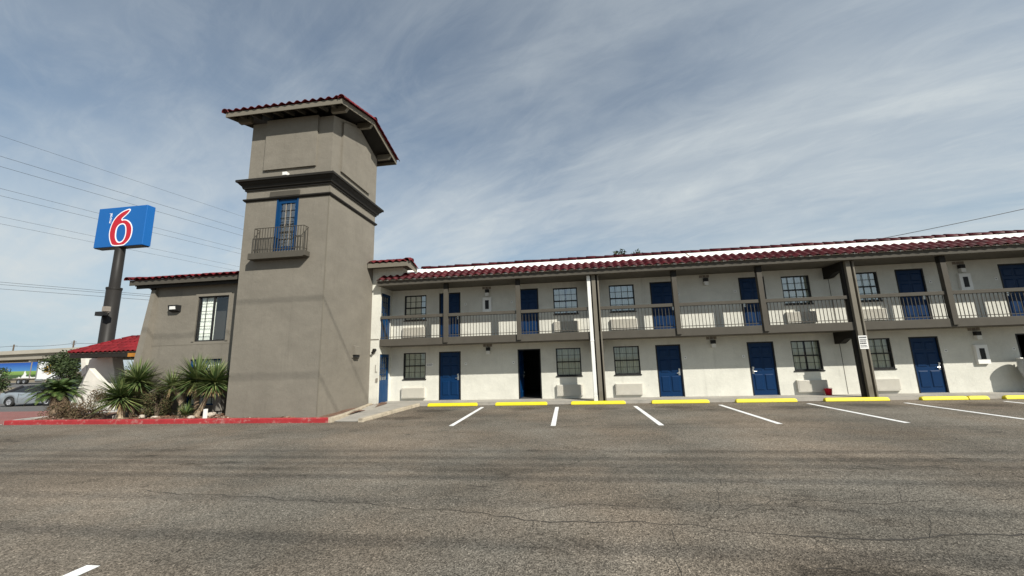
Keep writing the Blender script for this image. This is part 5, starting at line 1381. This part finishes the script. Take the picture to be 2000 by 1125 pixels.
car('silver two-door convertible with its black soft top up, parked on the drive', (-37.28, 23.85, -.5), math.radians(7), 'silver', 'sedan', 'soft')
car('dark grey car parked beyond the cycad, mostly hidden by the bed', (-30.9, 22.6, -.5), math.radians(5), 'grey_car')
car('white car parked under the far side of the entrance canopy', (-29.0, 25.6, -.5), math.radians(186), 'white_car', 'suv')

# lorry on the road under the bridge
lo = thing('lorry', 'articulated lorry with a blue and green picture on its trailer, below the overpass', 'lorry', (-108.0, 65.6, -.5))
part('trailer', MB().box(-118.9, 64.4, .62, -104.6, 67.0, 3.75), M['trailer'], lo)
tf = MB(); tf.box(-118.9, 64.38, .50, -104.6, 64.44, .68); tf.box(-104.75, 64.36, .50, -104.55, 64.42, 3.80); tf.box(-118.9, 64.36, 3.70, -104.6, 64.42, 3.80); tf.box(-120, 64.6, .25, -104.9, 66.8, .5)
part('trailer_frame', tf, M['vent_grey'], lo)
cabm = MB(); cabm.prism([(-103.2, .3), (-99.1, .3), (-98.5, .9), (-98.7, 1.6), (-100.5, 1.9), (-100.9, 3.1), (-101.3, 3.6), (-103.2, 3.7)], 'y', 64.5, 66.9)
cabb = part('cab', cabm, M['white_car'], lo, bevel=.08)
part('window', MB().prism([(-101.6, 1.9), (-100.65, 1.9), (-100.95, 2.75), (-101.6, 2.75)], 'y', 64.47, 64.52), M['car_glass'], cabb)
part('exhaust', MB().tube([(-103.6, 64.7, .4), (-103.6, 64.7, 4.0)], .09, 8), M['metal'], lo)
part('fuel_tank', MB().tube([(-103.1, 64.6, .15), (-101.5, 64.6, .15)], .32, 12), M['metal'], lo)
TW = wheel_meshes(.52, .5)
for x in (-117.6, -116.3, -107.4, -106.1, -99.6):
    w = bpy.data.objects.new('wheel', TW[2]); COL.objects.link(w); w.parent = lo; w.location = Vector((x, 64.8, .02)) - Vector((-108.0, 65.6, -.5)); link('tyre', TW[0], w); link('rim', TW[1], w)

# ------------------------------------------------------------------ overpass
ov = thing('overpass', 'long concrete road bridge crossing in the distance on the left', 'bridge', (-180, 98, -.5))
def along(t, off, z): # line from (-340,124) to (-40,78)
    x0, y0, x1, y1 = -340, 123.7, -40, 78.5; dx, dy = x1 - x0, y1 - y0; l = math.hypot(dx, dy); return (x0 + dx * t - dy / l * off, y0 + dy * t + dx / l * off, z)
def deck(name, off0, off1, z0, z1, m):
    mb = MB(); a = [along(0, off0, z0), along(1, off0, z0), along(1, off1, z0), along(0, off1, z0)]; b = [(x, y, z1) for x, y, z in a]
    mb.add(a + b, [(0, 3, 2, 1), (4, 5, 6, 7), (0, 1, 5, 4), (1, 2, 6, 5), (2, 3, 7, 6), (3, 0, 4, 7)]); return part(name, mb, m, ov)
deck('barrier', 0, .4, 7.2, 8.3, M['barrier']); deck('barrier', 13.0, 13.4, 7.2, 8.3, M['barrier'])
deck('deck', 0.3, 13, 6.9, 7.25, M['overpass'])
for o_ in (.6, 4.5, 8.5, 12.0): deck('girder', o_, o_ + .8, 5.6, 6.9, M['overpass'])
for i in range(11):
    t = .03 + i * .095
    cp = MB(); a = along(t, 1, 0); b = along(t, 12.5, 0); cp.box(min(a[0], b[0]), a[1], 4.6, max(a[0], b[0]) + 1.2, b[1], 5.6); cap_ = part('pier_cap', cp, M['overpass'], ov)
    for off in (2.5, 7, 11.5): p = along(t, off, 0); part('column', MB().tube([(p[0], p[1], -.7), (p[0], p[1], 4.6)], .6, 10), M['overpass'], cap_)
# ------------------------------------------------------------------ poles and overhead wires
def utility_pole(loc, h, label, arms=((-.6, 2.2),), r=.14, group=None):
    t = thing('utility_pole', label, 'utility pole', loc, 0, group)
    part('post', MB().tube([(loc[0], loc[1], loc[2]), (loc[0], loc[1], loc[2] + h)], [r, r * .7], 8), M['twig'], t)
    for dz, w in arms: part('crossarm', MB().box(loc[0] - w / 2, loc[1] - .08, loc[2] + h + dz - .08, loc[0] + w / 2, loc[1] + .08, loc[2] + h + dz + .08), M['twig'], t)
    return t
utility_pole((-210.5, 123.4, -.5), 12.9, 'thin utility pole beyond the bridge, at the far left', ((-.6, 3.0),), .3)
utility_pole((-187.6, 126.4, -.5), 13.8, 'thin utility pole beyond the bridge, next to the canopy roof', ((-.6, 2.4), (-1.6, 1.6)), .3)
utility_pole((-40.5, 76.0, -.3), 21.0, 'utility pole standing out of sight behind the tower', ((-.1, 9.0),), .2)
def wire(pts, r, label, group, sag=0.0, n=24):
    P = []
    for a, b in zip(pts[:-1], pts[1:]):
        for i in range(n):
            t = i / n; P.append((a[0] + (b[0] - a[0]) * t, a[1] + (b[1] - a[1]) * t, a[2] + (b[2] - a[2]) * t - sag * 4 * t * (1 - t)))
    P.append(pts[-1]); o = part('power_line', MB().tube(P, r, 5, False), M['wire']); return tag(o, label, 'power line', group)
WG = 'overhead wires in the sky left of the tower'
starts = [(-19.26, 9.90, 'topmost, faintest overhead wire left of the tower'), (-21.12, 10.97, 'second overhead wire from the top, passing above the blue sign'), (-22.19, 11.59, 'third overhead wire from the top, just above the blue sign'),
          (-24.89, 13.14, 'overhead wire that passes behind the upper part of the blue sign'), (-25.92, 13.73, 'overhead wire that passes behind the middle of the blue sign'),
          (-29.45, 15.77, 'overhead wire that passes behind the bottom of the blue sign'), (-30.89, 16.59, 'lowest overhead wire of the steep set, just below the blue sign')]
for i, (x, y, lb_) in enumerate(starts):
    dx, dy = .212, 1.0; ye = 33 if i < 3 else 40 if i < 5 else 46
    K = 2.3; zt = 1.83 + 8.17 * K; x *= K; y *= K; ye *= K
    wire([(x - dx * (y + 80), -80, zt), (x + dx * (ye - y), ye, zt)], .016 if i else .011, lb_, WG)
WL = 'low overhead wires behind the blue sign pole'
for j, (za, zb_, nm) in enumerate(((11.0, 9.3, 'upper'), (10.75, 9.12, 'middle'), (10.3, 8.75, 'lower'))):
    wire([(-57.25 - 45, 31.6 - 7, za + 5.1), (-57.25, 31.61, za), (-42.24, 33.95, zb_), (-27, 36.3, zb_ - 1.6)], .016, nm + ' one of the nearly level wires crossing behind the sign pole', WL, 0, 8)
wire([(-300, 118, 10.6), (-210.5, 123.4, 11.8), (-187.6, 126.4, 12.2), (-120, 134, 11.0)], .06, 'far thin wire strung between the poles beyond the bridge', None, .5)
wire([(12.82, 17.13, 6.17), (30.0, 16.9, 9.55)], .013, 'dark service wire rising from the motel roof at the right', None, .22, 24)
# cables high above the car park, parallel to the facade: their soft shadows cross the asphalt and the tower
CG = 'overhead cables high above the car park'
for ys_, r, lb_ in ((16.11, .020, 'cable above the car park whose shadow crosses the tower at mid height'), (13.76, .021, 'cable above the car park whose shadow crosses the foot of the tower'),
                    (8.10, .028, 'cable whose thin shadow crosses the asphalt farthest from the viewer'), (7.55, .032, 'cable whose thin shadow is second farthest on the asphalt'), (7.10, .030, 'cable whose thin shadow is third farthest on the asphalt'),
                    (6.75, .022, 'cable whose faint shadow is fourth farthest on the asphalt'), (6.33, .036, 'cable whose shadow crosses the middle of the open asphalt'), (5.28, .022, 'cable whose shadow runs beside the long crack in the asphalt'), (4.15, .030, 'thick cable whose broad shadow crosses the asphalt nearest the viewer')):
    y = ys_ - 14.5 / 1.137; wire([(-70, y - .2, 14.5), (70, y + .25, 14.5)], r, lb_, CG)
# far tree line closing the view under the bridge
ft_ = MB(); rnd = random.Random(9)
for i in range(90):
    x = -330 + i * 4.2 + rnd.uniform(-2, 2); y = 175 + rnd.uniform(-8, 8); foliage(ft_, (x, y, 1.6), (3.5, 2.5, rnd.uniform(1.8, 3.2)), 60, .7, rnd, .3, 8)
stuff(tag(part('distant_trees', ft_, M['tree_leaf']), 'low band of far trees beyond the bridge', 'trees'))
